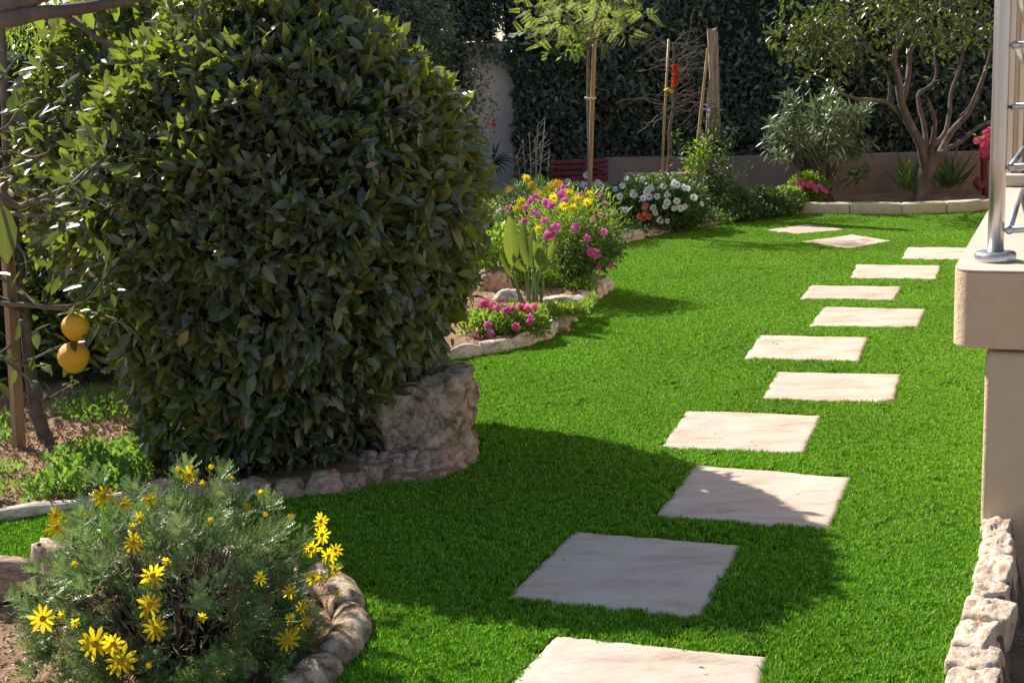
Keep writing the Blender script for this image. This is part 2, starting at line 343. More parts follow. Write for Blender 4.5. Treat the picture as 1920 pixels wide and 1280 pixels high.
# rocks ------------------------------------------------------------
def rock_np(seed, sub=3, planes=12, flat=.86, rough=.05, rs=3.0, fine=.02, boxy=0.0):
    bm = bmesh.new(); bmesh.ops.create_icosphere(bm, subdivisions=sub, radius=1)
    V = np.array([v.co[:] for v in bm.verts]); T = np.array([[v.index for v in f.verts] for f in bm.faces]); bm.free()
    r = np.random.default_rng(seed)
    N = unit(r.normal(size=(planes, 3))); D = r.uniform(flat * .78, flat * 1.08, planes)
    R = np.ones(len(V))
    if boxy:
        m_ = np.abs(V).max(1); R = (1 - boxy) * R + boxy / m_ * .82
    for n_, d_ in zip(N, D):
        c = V @ n_; ok = c > .05; lim = np.where(ok, d_ / np.maximum(c, .05), 9)
        R = np.minimum(R, lim)
    off = Vector((seed * 3.1, seed * 1.7, 0))
    out = np.empty_like(V)
    for i, v in enumerate(V):
        p = Vector(v)
        h = noise.fractal(p * rs + off, 1.0, 2.0, 3) * rough + (noise.ridged_multi_fractal(p * rs * 2.5 + off, 1.0, 2.0, 3, .8, 2.0) - .8) * -fine
        out[i] = v * (R[i] + h)
    return out, T
def rock_mesh(name, seed, mat, size=(1, 1, 1), **kw):
    V, T = rock_np(seed, **kw); V = V * np.array(size)
    return MB().add(V, T).mesh(name, mat)
STONE_LIB = {}
def stone(parent, p, size, rz=0.0, kind='stone', mat='stone', tilt=0.0, sub=3, name='stone'):
    key = (kind, mat, sub)
    if key not in STONE_LIB:
        STONE_LIB[key] = [rock_mesh(kind, 10 + i * 7, M[mat], sub=sub, boxy={'block': .65, 'rough': .8}.get(kind, .35), rough=.10 if kind == 'block' else .16, fine=.06, planes=14 if kind == 'block' else 8, rs=2.4) for i in range(6)]
    me = random.choice(STONE_LIB[key])
    o = bpy.data.objects.new(name, me); C.objects.link(o); o.parent = parent
    o.location = Vector(p) - wloc(parent); o.rotation_euler = (random.uniform(-.1, .1) + tilt, random.uniform(-.1, .1), rz); o.scale = size
    return o
def edging(name, pts, label, w=.06, h=.07, seg=.14, mat='stone', group=None, z=.0, kind='block', cat='stone edging', vary=.25, sub=3):
    """a row of stones laid along a path, each stone a part"""
    P = smooth_path([Vector((p[0], p[1], z)) for p in pts], 12)
    t = thing(name, P[0], label, cat, group)
    acc = 0; last = P[0]; nxt = seg * random.uniform(.8, 1.2); run = [P[0]]
    for a, b in zip(P, P[1:]):
        acc += (b - a).length
        if acc >= nxt or b is P[-1]:
            mid = (last + b) / 2; d = b - last; L = d.length
            if L > .03:
                s = random.uniform(1 - vary, 1 + vary)
                stone(t, (mid.x, mid.y, z + h * .35 * random.uniform(.7, 1.3)), (L * .64, w * s, h * s), math.atan2(d.y, d.x) + random.uniform(-.12, .12), kind, mat, sub=sub)
            last = b; acc = 0; nxt = seg * random.uniform(.6, 1.35)
    return t
def to_objs(parent, name, tpls, mat, P, Fr, S, big=None):
    """single leaves as objects that share a few meshes"""
    key = (name, mat.name, len(tpls))
    if key not in WM:
        WM[key] = [MB().add(t[0], t[1], t[2], 0, t[3]).mesh(name, mat) for t in tpls]
    base = wloc(parent)
    for p, f, s in zip(P, Fr, S):
        o = bpy.data.objects.new(name, random.choice(WM[key])); C.objects.link(o); o.parent = parent
        mm = Matrix([[f[0][0], f[0][1], f[0][2], 0], [f[1][0], f[1][1], f[1][2], 0], [f[2][0], f[2][1], f[2][2], 0], [0, 0, 0, 1]])
        o.rotation_euler = mm.to_euler(); o.scale = (s, s, s); o.location = Vector(p) - base

# ------------------------------------------------------------------ garden plan
U = Vector((.395, .919, 0)); W = Vector((.919, -.395, 0))        # terrace directions: away from the camera, to the right
COR = Vector((1.53, 4.24, 0))
def terr(a, b): q = COR + W * a + U * b; return (q.x, q.y)
edge_centre = [gp(800, 690), gp(860, 674), gp(930, 665), gp(985, 652), gp(1030, 633), gp(1062, 607), gp(1085, 585), gp(1118, 560), gp(1140, 545)]
edge_back = [gp(1140, 545), gp(1105, 520), gp(1060, 500), gp(1090, 475), gp(1150, 462), gp(1200, 449), gp(1260, 436), gp(1330, 424), gp(1400, 413), gp(1460, 406), gp(1497, 403)]
kerb_line = [gp(1497, 403), gp(1690, 404), gp(1852, 399), gp(1900, 396)]
rock_line = [(1.56, 4.24), (1.47, 4.02), (1.36, 3.75), (1.25, 3.5), (1.13, 3.2), (1.03, 2.9), (.93, 2.6)]
bed_edge = [(-2.3, 4.02), (-1.95, 4.03), (-1.68, 4.05), (-1.44, 4.14), (-1.1, 4.2), (-.8, 4.14), (-.6, 3.95), (-.50, 3.66), (-.52, 3.42), (-.60, 3.2), (-.75, 3.0), (-.9, 2.75)]
left_edge = [(-2.6, 4.5), (-2.2, 4.62), (-1.91, 4.74), (-1.62, 4.9), (-1.42, 4.95)]
bush_edge = [(-1.42, 4.95), (-1.15, 4.9), (-.85, 4.86), (-.62, 4.90), (-.54, 4.98), (-.33, 4.99), (-.22, 5.10), (-.14, 5.28), (-.13, 5.55)]
lawn_poly = [*bed_edge, (-.6, 2.5), (.9, 2.5), *rock_line[::-1], terr(0, 0), terr(0, 8.9)] + kerb_line[::-1] + edge_back[::-1] + edge_centre[::-1] + [(-1.2, 7.2), (-.9, 6.2), (-.3, 5.9)] + bush_edge[::-1] + left_edge[::-1]
lawn_poly = np.array([[p[0], p[1]] for p in lawn_poly])
def inside(P, poly):
    x, y = P[:, 0], P[:, 1]; r = np.zeros(len(P), bool); n = len(poly)
    for i in range(n):
        x1, y1 = poly[i]; x2, y2 = poly[(i + 1) % n]
        if y1 == y2: continue
        c = ((y1 > y) != (y2 > y)) & (x < (x2 - x1) * (y - y1) / (y2 - y1) + x1); r ^= c
    return r

# far ground sheet, then the garden soil with its raised beds and the sunken strip by the terrace
bm = bmesh.new()
for v in ((-300, -300, -.4), (300, -300, -.4), (300, 300, -.4), (-300, 300, -.4)): bm.verts.new(v)
bm.verts.ensure_lookup_table(); bm.faces.new(bm.verts[:]); me = bpy.data.meshes.new('ground'); bm.to_mesh(me); bm.free(); me.materials.append(M['soil'])
tag(link('ground', me), kind='structure')
nx, ny = 300, 420
gx = np.linspace(-7, 8, nx); gy = np.linspace(1.5, 19.5, ny); X, Y = np.meshgrid(gx, gy)
Pg = np.stack([X.ravel(), Y.ravel(), np.zeros(nx * ny)], 1)
Z = .03 + .018 * wob(Pg, 3, 1) + .012 * wob(Pg, 9, 2) + .006 * RNG.normal(size=len(Pg))
near = inside(Pg, lawn_poly); Z[near] = -.05
pit = inside(Pg, np.array([(.85, 2.4), *[(p[0] + .10, p[1]) for p in rock_line[::-1]], terr(.12, .3), terr(4.5, .3), (5.5, 1.0)])) & ~near
Z[pit] = -.26 + .05 * wob(Pg[pit], 6, 3) + .02 * wob(Pg[pit], 16, 4)
fb = inside(Pg, np.array([*bed_edge, (-2.5, 2.5)])); Z[fb] = -.03 + .02 * wob(Pg[fb], 8, 5)
cb = inside(Pg, np.array([[p[0], p[1]] for p in edge_centre] + [[.3, 10.2], [-1.6, 9.5], [-1.6, 7.4]])); Z[cb] += .04 + .05 * np.clip((Pg[cb][:, 1] - 7.6), 0, 1)
Pg[:, 2] = Z
i = (np.arange(ny - 1)[:, None] * nx + np.arange(nx - 1)[None]).ravel()
tag(MB().add(Pg, None, np.stack([i, i + 1, i + nx + 1, i + nx], 1)).build('soil', M['soil']), kind='structure')

bm = bmesh.new(); vs = [bm.verts.new((p[0], p[1], 0)) for p in lawn_poly]
es = [bm.edges.new((vs[k], vs[(k + 1) % len(vs)])) for k in range(len(vs))]
bmesh.ops.triangle_fill(bm, edges=es, use_beauty=True)
for f in bm.faces:
    if f.normal.z < 0: f.normal_flip()
me = bpy.data.meshes.new('lawn'); bm.to_mesh(me); bm.free(); me.materials.append(M['lawn'])
tag(link('lawn', me), kind='structure')

# ------------------------------------------------------------------ stepping stones
SL = [[(1045, 1190), (1440, 1229), (1400, 1385), (900, 1335)],
      [(1078, 993), (1390, 1021), (1312, 1156), (950, 1119)],
      [(1303, 870), (1597, 893), (1556, 991), (1229, 966)],
      [(1288, 768), (1543, 777), (1507, 849), (1239, 838)],
      [(1457, 696), (1691, 700), (1675, 755), (1428, 747)],
      [(1426, 626), (1628, 631), (1611, 677), (1395, 671)],
      [(1545, 574), (1737, 578), (1722, 613), (1516, 611)],
      [(1520, 534), (1692, 536), (1677, 562), (1500, 560)],
      [(1606, 495), (1765, 497), (1757, 523), (1594, 521)],
      [(1702, 462), (1850, 464), (1848, 487), (1690, 485)],
      [(1598, 439), (1676, 451), (1591, 466), (1503, 452)],
      [(1512, 420), (1589, 430), (1496, 439), (1430, 431)]]
SLAB = ['square beige paver nearest the camera, cut off by the bottom edge',
        'large square paver wholly in the shade of the clipped bush',
        'square paver with the edge of the bush shadow running across it',
        'sunlit square paver, first one beyond the shadow of the bush',
        'pale sunlit paver with a chipped brown near right corner, beside the terrace wall corner',
        'sunlit paver level with the underside of the terrace coping, left of its neighbours',
        'sunlit paver in mid lawn, fourth from the bush shadow going away',
        'sunlit paver in mid lawn, level with the shadow of the flowering shrub',
        'small looking paver just left of the terrace corner top',
        'paver partly hidden behind the edge of the terrace',
        'sunlit paver turned cornerwise like a diamond near the cream kerb',
        'shaded grey paver turned cornerwise, farthest of all near the flower border']
slab_polys = []
SZ = .013
for k, q in enumerate(SL):
    pts = [gp(x, y, SZ) for x, y in (q[3], q[2], q[1], q[0])]
    c = sum(pts, Vector()) / 4
    slab_polys.append(np.array([[p.x, p.y] for p in pts]))
    # subdivided slab with an uneven split face and slightly broken edges
    n = 28; V = []; 
    for a in range(n + 1):
        for b in range(n + 1):
            u, v = a / n, b / n
            p = pts[0] * (1 - u) * (1 - v) + pts[1] * u * (1 - v) + pts[2] * u * v + pts[3] * (1 - u) * v
            ed = min(u, 1 - u, v, 1 - v)
            s = Vector((p.x * 3, p.y * 5, k * 9.1))
            z = SZ + .0035 * noise.fractal(s * 1.5, 1, 2, 4) + .0015 * noise.noise(s * 8)
            if ed < 1e-6:
                z -= .004; p = p + (p - c).normalized() * .003 * noise.noise(s * 7)
            V.append((p.x, p.y, z))
    m_ = n + 1; Q = [(a * m_ + b, (a + 1) * m_ + b, (a + 1) * m_ + b + 1, a * m_ + b + 1) for a in range(n) for b in range(n)]
    ring = [a * m_ for a in range(n + 1)] + [n * m_ + b for b in range(1, n + 1)] + [a * m_ + n for a in range(n - 1, -1, -1)] + [b for b in range(n - 1, 0, -1)]
    base = len(V)
    for r_ in ring: V.append((V[r_][0], V[r_][1], -.03))
    R_ = len(ring)
    Q += [(ring[(j + 1) % R_], ring[j], base + j, base + (j + 1) % R_) for j in range(R_)]
    V = np.array(V) - np.array([c.x, c.y, 0])
    o = MB().add(V, None, Q).build('stepping_stone', M['slab']); o.location = (c.x, c.y, 0)
    if k == 4:
        ch = rock_mesh('broken_corner', 3, M['redstone'], sub=2); co = bpy.data.objects.new('broken_corner', ch); C.objects.link(co); co.parent = o
        co.location = gp(1662, 750, .014) - Vector((c.x, c.y, 0)); co.scale = (.05, .022, .009); co.rotation_euler = (0, 0, .3)
    tag(o, SLAB[k], 'stepping stone', 'square pavers set in the lawn')

# ------------------------------------------------------------------ artificial grass: blade tufts instanced on scattered points
def make_grass():
    nb = 44; r = np.random.default_rng(5); mb = MB()
    for b in range(nb):
        a = r.uniform(0, 6.28); rr = .026 * math.sqrt(r.uniform()); px, py = rr * math.cos(a), rr * math.sin(a)
        hh = r.uniform(.015, .024); w = r.uniform(.0013, .0021); d = r.uniform(0, 6.28); ln = r.uniform(.1, .75) * hh
        wx, wy = -math.sin(d) * w, math.cos(d) * w; dx, dy = math.cos(d), math.sin(d)
        V = [(px - wx, py - wy, 0), (px + wx, py + wy, 0), (px + dx * ln * .35 + wx, py + dy * ln * .35 + wy, hh * .62), (px + dx * ln * .35 - wx, py + dy * ln * .35 - wy, hh * .62), (px + dx * ln, py + dy * ln, hh)]
        mb.add(V, [(3, 2, 4)], [(0, 1, 2, 3)], r.uniform(0, .9))
    ntuft = mb.n
    # points: dense where the camera is near, thinner far away
    pts = []; lo = lawn_poly.min(0); hi = lawn_poly.max(0)
    for (y0, y1, den) in ((2.5, 4.2, 2600), (4.2, 6, 2400), (6, 8.5, 2000), (8.5, 14.5, 1500)):
        n = int((hi[0] - lo[0]) * (y1 - y0) * den); P = np.stack([r.uniform(lo[0], hi[0], n), r.uniform(y0, y1, n)], 1)
        vis = np.abs(P[:, 0]) < P[:, 1] * .42 + .5
        pts.append(P[vis])
    P = np.concatenate(pts); P = P[inside(P, lawn_poly)]
    for sp in slab_polys:
        c = sp.mean(0); P = P[~inside(P, c + (sp - c) * 1.03)]
    V = np.concatenate([P, np.full((len(P), 1), -.001)], 1)
    mb.add(V)
    me = mb.mesh('artificial_grass', M['grass'])
    a = me.attributes.new('tuft', 'FLOAT', 'POINT'); v = np.zeros(len(me.vertices), np.float32); v[:ntuft] = 1; a.data.foreach_set('value', v)
    o = link('artificial_grass', me)
    tag(o, 'bright green artificial grass covering the lawn around the pavers', 'grass', kind='stuff')
    ng = bpy.data.node_groups.new('grass_scatter', 'GeometryNodeTree')
    ng.interface.new_socket(name='Geometry', in_out='INPUT', socket_type='NodeSocketGeometry')
    ng.interface.new_socket(name='Geometry', in_out='OUTPUT', socket_type='NodeSocketGeometry')
    N = ng.nodes; L = ng.links
    gi = N.new('NodeGroupInput'); go = N.new('NodeGroupOutput'); sp = N.new('GeometryNodeSeparateGeometry'); sp.domain = 'POINT'
    na = N.new('GeometryNodeInputNamedAttribute'); na.data_type = 'FLOAT'; na.inputs['Name'].default_value = 'tuft'
    cmp_ = N.new('FunctionNodeCompare'); cmp_.data_type = 'FLOAT'; cmp_.operation = 'GREATER_THAN'; cmp_.inputs[1].default_value = .5
    L.new(na.outputs[0], cmp_.inputs[0]); L.new(gi.outputs[0], sp.inputs[0]); L.new(cmp_.outputs[0], sp.inputs[1])
    ip = N.new('GeometryNodeInstanceOnPoints'); L.new(sp.outputs['Inverted'], ip.inputs['Points']); L.new(sp.outputs['Selection'], ip.inputs['Instance'])
    rv = N.new('FunctionNodeRandomValue'); rv.data_type = 'FLOAT_VECTOR'; rv.inputs[0].default_value = (-.05, -.05, 0); rv.inputs[1].default_value = (.05, .05, 6.283)
    L.new(rv.outputs[0], ip.inputs['Rotation'])
    rs = N.new('FunctionNodeRandomValue'); rs.data_type = 'FLOAT'; rs.inputs[2].default_value = .9; rs.inputs[3].default_value = 1.12
    so_ = [s_ for s_ in rs.outputs if s_.enabled][0]
    L.new(so_, ip.inputs['Scale']); L.new(ip.outputs[0], go.inputs[0])
    md = o.modifiers.new('scatter', 'NODES'); md.node_group = ng
    print('grass tufts', len(P))
make_grass()

# ------------------------------------------------------------------ terrace, coping, house
t = thing('terrace', COR, 'raised terrace with tan stucco wall and overhanging pale coping on the right', 'terrace')
prism('wall', [terr(0, 0), terr(4, 0), terr(4, 9.2), terr(0, 9.2)], -.45, .60, M['stucco'], t, .018, 4)
# overhanging coping with a broad rounded nose
bm = bmesh.new(); q = [terr(-.105, -.004), terr(4, -.004), terr(4, 9.3), terr(-.105, 9.3)]
vs = [bm.verts.new((p[0], p[1], z)) for z in (.612, .862) for p in q]
for f in ((0, 3, 2, 1), (4, 5, 6, 7), (0, 1, 5, 4), (1, 2, 6, 5), (2, 3, 7, 6), (3, 0, 4, 7)): bm.faces.new([vs[i_] for i_ in f])
bm.edges.ensure_lookup_table()
ve = [e for e in bm.edges if abs(e.verts[0].co.z - e.verts[1].co.z) > .1 and e.verts[0].co.xy.to_tuple(2) == (round(q[0][0], 2), round(q[0][1], 2))]
bmesh.ops.bevel(bm, geom=ve, offset=.075, segments=8, affect='EDGES', profile=.5)
bmesh.ops.bevel(bm, geom=bm.edges[:], offset=.006, segments=2, affect='EDGES', profile=.5)
me = bpy.data.meshes.new('coping_band'); bm.to_mesh(me); bm.free(); me.materials.append(M['stucco'])
link('coping_band', me, t)
bm = bmesh.new(); pl = [terr(-.105 + .078 * (1 - math.cos(a)), -.006 + .078 * (1 - math.sin(a))) for a in np.linspace(0, math.pi / 2, 9)] + [terr(3.9, -.006), terr(3.9, 9.2), terr(-.105, 9.2)]
lo_v = [bm.verts.new((p[0], p[1], .8635)) for p in pl]; hi_v = [bm.verts.new((p[0], p[1], .8685)) for p in pl]; k = len(pl)
bm.faces.new(hi_v); bm.faces.new(lo_v[::-1])
for j in range(k): bm.faces.new([lo_v[j], lo_v[(j + 1) % k], hi_v[(j + 1) % k], hi_v[j]])
bmesh.ops.recalc_face_normals(bm, faces=bm.faces[:]); me = bpy.data.meshes.new('terrace_floor'); bm.to_mesh(me); bm.free(); me.materials.append(M['coping']); link('terrace_floor', me, t)
# floor tiles beyond the coping strip
for k in range(5):
    a0, a1, b0, b1 = .28 + .0, .28 + .58, .35 + k * .62, .35 + k * .62 + .61
    prism('floor_tile', [terr(a0, b0), terr(a1, b0), terr(a1, b1), terr(a0, b1)], .8605, .8725, M['coping'], t, .002)
    prism('floor_tile', [terr(a1 + .01, b0), terr(a1 + .6, b0), terr(a1 + .6, b1), terr(a1 + .01, b1)], .8605, .8725, M['coping'], t, .002)

h0 = gp(1884, 347, .87); h = thing('house', h0, 'beige house front with stepped vertical door frames behind the steel post', 'house')
def hp(a, b): q_ = h0 + W * a + U * b; return (q_.x, q_.y)
x_ = 0.0
for k, (w_, dep) in enumerate(((.030, .0), (.022, .05), (.024, .02), (.018, .08), (.02, .04))):
    prism('door_frame', [hp(x_, dep), hp(x_ + w_, dep), hp(x_ + w_, .6), hp(x_, .6)], .8715, 3.4, M['shutter'], h, .004)
    x_ += w_ + .001
prism('sill', [hp(-.005, -.10), hp(1.6, -.10), hp(1.6, -.012), hp(-.005, -.012)], .8715, .93, M['coping'], h, .006)
prism('window', [hp(x_, .12), hp(2.0, .12), hp(2.0, .5), hp(x_, .5)], .94, 3.2, M['dark'], h)
prism('wall', [hp(2.01, 0), hp(5, 0), hp(5, 6), hp(.2, 6.0)], .8, 3.6, M['stucco'], h)

# ------------------------------------------------------------------ steel railing post and pipes
pb = gp(1866, 489, .868); ptop = 2.6
r_ = thing('steel_railing', pb, 'brushed steel post with round flange and short pipe rails at the terrace corner', 'railing')
pr = .0262
V, T, Q = tube([(pb.x, pb.y, z) for z in (.87, 1.2, 1.8, 2.2, 2.6)], pr, 28); MB().add(V, T, Q).build('post', M['steel'], r_)
V, T, Q = tube([(pb.x, pb.y, .867), (pb.x, pb.y, .876), (pb.x, pb.y, .893), (pb.x, pb.y, .899), (pb.x, pb.y, .901)], [.064, .066, .066, .061, .03], 36); MB().add(V, T, Q).build('base_flange', M['steel'], r_)
def zpost(py): return at(1885, py, pb.y).z
vp = ray(1965, 205).normalized()
hz = Vector((1, .12, .0)).normalized()
for py, pair in ((-20, 1), (86, 2), (201, 0), (314, 2), (431, 2)):
    s0 = Vector((pb.x + .035, pb.y - .012, zpost(py)))
    if pair != 1:
        e = s0 + hz * 1.0
        V, T, Q = tube([s0, s0 + hz * .5, e], .0115, 14); MB().add(V, T, Q).build('rail', M['steel'], r_)
    if pair:
        s1 = s0 + Vector((.004, .0, .0)); 
        V, T, Q = tube([s1 + vp * .0, s1 + vp * 1.2, s1 + vp * 2.4], .0115, 14); MB().add(V, T, Q).build('rail', M['steel'], r_)
        V, T, Q = tube([s1 - vp * .01, s1 + vp * .004], .0135, 16); MB().add(V, T, Q).build('end_cap', M['steel'], r_)
    V, T, Q = tube([Vector((pb.x + .02, pb.y, s0.z)), s0], .005, 10); MB().add(V, T, Q).build('bracket', M['dark'], r_)

# ------------------------------------------------------------------ stone edgings and boulders
edging('stone_edging', edge_centre, 'curved border of cream rocks around the near flower bed in mid garden', .06, .075, .16, 'stone', z=.01)
edging('stone_edging', edge_back[3:], 'border of pinkish rough rocks in front of the white daisy bush', .075, .085, .26, 'stone')
edging('stone_edging', edge_back[:3], 'short run of low stones behind the flowering shrub', .04, .03, .14, 'stone')
edging('stone_edging', left_edge, 'low weathered stone edge left of the clipped bush, between soil and lawn', .045, .045, .3, 'stone')
edging('stone_edging', [(-1.42, 4.97), (-1.15, 4.93), (-.85, 4.90), (-.66, 4.95), (-.56, 5.05)], 'shaded reddish stones at the foot of the clipped bush', .06, .060, .13, 'redstone', kind='rough')
t = edging('stone_edging', bed_edge[:4], 'shaded brown stones at the left back of the yellow daisy bed', .075, .10, .26, 'redstone', kind='rough')
# the big smooth curved kerb stone by the daisies
P = smooth_path([Vector((*p, 0)) for p in bed_edge[4:]], 10)
t = thing('stone_edging', P[6], 'long curved grey-brown stone kerb wrapping the right side of the yellow daisy bed', 'stone edging')
n_st = 5; L_ = len(P)
for k in range(n_st):
    seg_ = P[int(k * (L_ - 1) / n_st): int((k + 1) * (L_ - 1) / n_st) + 1]
    seg_ = [seg_[0] + (seg_[1] - seg_[0]) * .3] + seg_[1:-1] + [seg_[-1] - (seg_[-1] - seg_[-2]) * .3]
    sp_ = smooth_path([Vector((p.x, p.y, .012)) for p in seg_], 4); nn = len(sp_)
    rr = [.058 * (1 - .38 * abs(2 * j / (nn - 1) - 1) ** 8) for j in range(nn)]
    V, T, Q = tube(sp_, rr, 20)
    V = np.array(V); out = []
    for v in V:
        p = Vector(v); hh = noise.fractal(p * 16, 1, 2, 4) * .010 + (noise.ridged_multi_fractal(Vector((p.x * 20, p.y * 20, p.z * 40)), 1, 2, 3, .8, 2) - .9) * -.004
        out.append(v + np.array([0, 0, hh]) + np.array([noise.noise(p * 12) * .008, noise.noise(p * 12 + Vector((5, 5, 5))) * .008, 0]))
    MB().add(np.array(out), T, Q).build('stone', M['boulder'], t)
t = thing('stone_edging', (1.3, 3.6, 0), 'row of craggy cream rocks along the bottom right between lawn and terrace wall', 'stone edging')
RP = smooth_path([Vector((*p, 0)) for p in [(1.56, 4.20), (1.51, 4.04), (1.40, 3.78), (1.30, 3.53), (1.18, 3.28), (1.085, 3.03), (.96, 2.7)]], 10)
k = 0
for frac, wd, ln in ((.03, .034, .06), (.11, .044, .07), (.20, .054, .085), (.31, .060, .10), (.42, .052, .075), (.515, .064, .085), (.62, .056, .10), (.72, .066, .075), (.82, .06, .10), (.94, .07, .11)):
    p = RP[int(frac * (len(RP) - 1))]; d = RP[min(int(frac * (len(RP) - 1)) + 1, len(RP) - 1)] - p
    me = rock_mesh('stone', 40 + k, M['white_stone'], sub=5, boxy=1.0, rough=.10, fine=.045, planes=10, flat=1.08, rs=1.5)
    o = link('stone', me, t, False); o.location = Vector((p.x, p.y, -.055)) - wloc(t); o.scale = (ln * 1.38, wd * 1.2, .12 + random.uniform(-.008, .008)); o.rotation_euler = (random.uniform(-.1, .1), random.uniform(-.1, .1), math.atan2(d.y, d.x) + random.uniform(-.22, .22)); k += 1
t = thing('rubble', (1.5, 3.6, -.25), 'brown earthy stones in the sunken strip below the terrace wall', 'stones')
for px, py, s_ in ((1893, 1140, .06), (1880, 1190, .05), (1905, 1215, .07), (1878, 1240, .045), (1900, 1265, .05), (1865, 1110, .05)):
    stone(t, gp(px, py, -.17), (s_ * 1.2, s_, s_), random.uniform(0, 3), 'stone', 'boulder')

# boulder beside the bush, with a collar of small rounded stones
bc = Vector((-.42, 5.40, 0)); t = thing('boulder', bc, 'brown hollow-topped rock standing at the right foot of the clipped bush', 'boulder')
V, T = rock_np(3, sub=5, planes=9, flat=.95, rough=.10, rs=1.8, fine=.02, boxy=.6)
V = np.array([v * (1 + .12 * (noise.ridged_multi_fractal(Vector((v[0] * 3.2 + .8 * v[2], v[1] * 3.2, v[2] * 1.3 + 7)), .9, 2.1, 4, .9, 2) - 1.1) - .09 * abs(noise.noise(Vector(v) * 6.5)) - .035 * abs(noise.noise(Vector(v) * 15))) for v in V])
V = V * np.array([.30, .25, .25])
top = V[:, 2] > .10; rr = np.hypot(V[:, 0] / .265, V[:, 1] / .22)
V[:, 2] -= np.where(top & (rr < .62), .08 * (1 - rr / .62), 0)
V[:, 2] += .04 * (V[:, 0] / .265) * (V[:, 2] > 0)
V[:, 0] *= 1 + .10 * (V[:, 2] / .24) * (V[:, 0] > 0)
V += np.array([bc.x, bc.y, .145])
MB().add(V, T).build('rock', M['boulder'], t)
t = thing('stone_collar', bc, 'collar of small rounded reddish stones around the foot of the brown boulder', 'stones')
for k in range(84):
    row = k // 21; a = -2.75 + 2.6 * (k % 21) / 20 + random.uniform(-.06, .06); ro = 1.04 + .15 * row * max(0, -math.sin(a)) ** 1.5
    stone(t, (bc.x + (.225 if math.cos(a) > 0 else .29) * ro * math.cos(a), bc.y + .245 * ro * math.sin(a), .06 - .018 * row + random.uniform(-.006, .006)), (random.uniform(.030, .046), random.uniform(.026, .036), random.uniform(.026, .036)), a + 1.57, 'pebble', 'redstone', sub=2)

bedz = .10
for lab, cat, px, py, z0, sz, rz, mt_ in (
        ('upright brown rock at the left of the paddle-leaved plant', 'rock', 930, 540, .14, (.13, .08, .17), .3, 'redstone'),
        ('rounded grey rock just left of the paddle plant stems', 'rock', 958, 563, .12, (.12, .08, .075), -.2, 'stone'),
        ('long pale rock lying right of the paddle plant stems', 'rock', 1062, 572, .10, (.17, .07, .07), -.12, 'stone'),
        ('flat pink stone between the magenta flowers and the curved border', 'rock', 1028, 612, .05, (.15, .06, .05), -.15, 'redstone'),
        ('grey smooth rock on the curved border beside the flat pink stone', 'rock', 1070, 597, .03, (.07, .06, .06), .6, 'stone')):
    p = gp(px, py, z0); me = rock_mesh('rock', int(px) % 50, M[mt_], sub=4, boxy=.35, rough=.14, fine=.05, planes=12, rs=2.0)
    o = link('rock', me); o.location = p; o.scale = sz; o.rotation_euler = (0, 0, rz); tag(o, lab, cat)

# cream kerb at the far end of the lawn
t = thing('kerb', kerb_line[1], 'low cream stone kerb around the tree bed at the far end of the lawn', 'kerb')
ks = [(1497, 403), (1592, 404), (1690, 405), (1775, 402), (1900, 396)]
for a, b in zip(ks, ks[1:]):
    A = gp(*a); B = gp(*b); d = (B - A).normalized(); nrm = Vector((-d.y, d.x, 0)); A = A + d * .004; B = B - d * .004
    prism('kerb_block', [A, B, B + nrm * .16, A + nrm * .16], -.02, .115, M['kerb'], t, .01)
A = gp(*ks[0]); nrm = Vector((-.35, .93, 0)); sd = Vector((.93, .35, 0))
prism('kerb_block', [A + nrm * .01, A + sd * .16 + nrm * .165, A + sd * .16 + nrm * .75, A + nrm * .6], -.02, .115, M['kerb'], t, .01)

# ------------------------------------------------------------------ garden walls
t = thing('garden_wall', (2, 15.5, 0), 'low brown rendered wall in shade behind the far beds', 'wall')
wl = [at(1120, 330, 16.0), at(1370, 330, 15.2), at(1850, 330, 14.35), at(1990, 330, 14.1)]
for a, b in zip(wl, wl[1:]):
    d = (b - a).normalized(); n_ = Vector((-d.y, d.x, 0)).normalized()
    prism('wall', [a, b - d * .003, b - d * .003 + n_ * .2, a + n_ * .2], -.3, .455, M['brown_wall'], t, .006)
t = thing('planter_wall', at(1230, 350, 13.9), 'short brown wall block behind the white daisies', 'wall')
a = at(1168, 350, 14.0); b = at(1306, 350, 13.7)
prism('wall', [a, b, b + Vector((.02, .2, 0)), a + Vector((.02, .2, 0))], -.3, .415, M['brown_wall'], t, .008)
t = thing('boundary_wall', (0, 16.5, 0), 'tall pinkish rendered wall showing through the gap in the dark hedge', 'wall')
prism('wall', [(-9, 16.5), (10.5, 16.5), (10.5, 16.7), (-9, 16.7)], -.4, 1.86, M['rose_wall'], t, .01)

# ------------------------------------------------------------------ foliage builders
def pick_visible(P, out, n, S):
    """the leaves that show largest: nearest the camera and on the side that faces it"""
    v = np.array([0, 0, CAM_H]) - P; d = np.linalg.norm(v, axis=1); f = (out * v).sum(1) / d
    x = np.abs(P[:, 0] / P[:, 1]) < .4
    sc = np.where(x & (f > .1), S * (.5 + f) / d, -1) * RNG.uniform(.7, 1.3, len(P))
    return np.argsort(-sc)[:n]
def foliage(parent, P, Dr, Nr, S, tpl, mat, singles=0, out=None, part='foliage', rnd=None, vars_=None):
    Fr = frames(Dr, Nr); rnd = RNG.uniform(0, 1, len(P)) if rnd is None else rnd
    keep = np.ones(len(P), bool)
    if singles:
        idx = pick_visible(P, out, singles, S); keep[idx] = False
        to_objs(parent, 'leaf', vars_ or LEAF_VARS, mat, P[idx], Fr[idx], S[idx])
    o = MB().scatter(tpl, P[keep], Fr[keep], S[keep], rnd[keep]).build(part, mat, parent, kind='stuff')
    return o
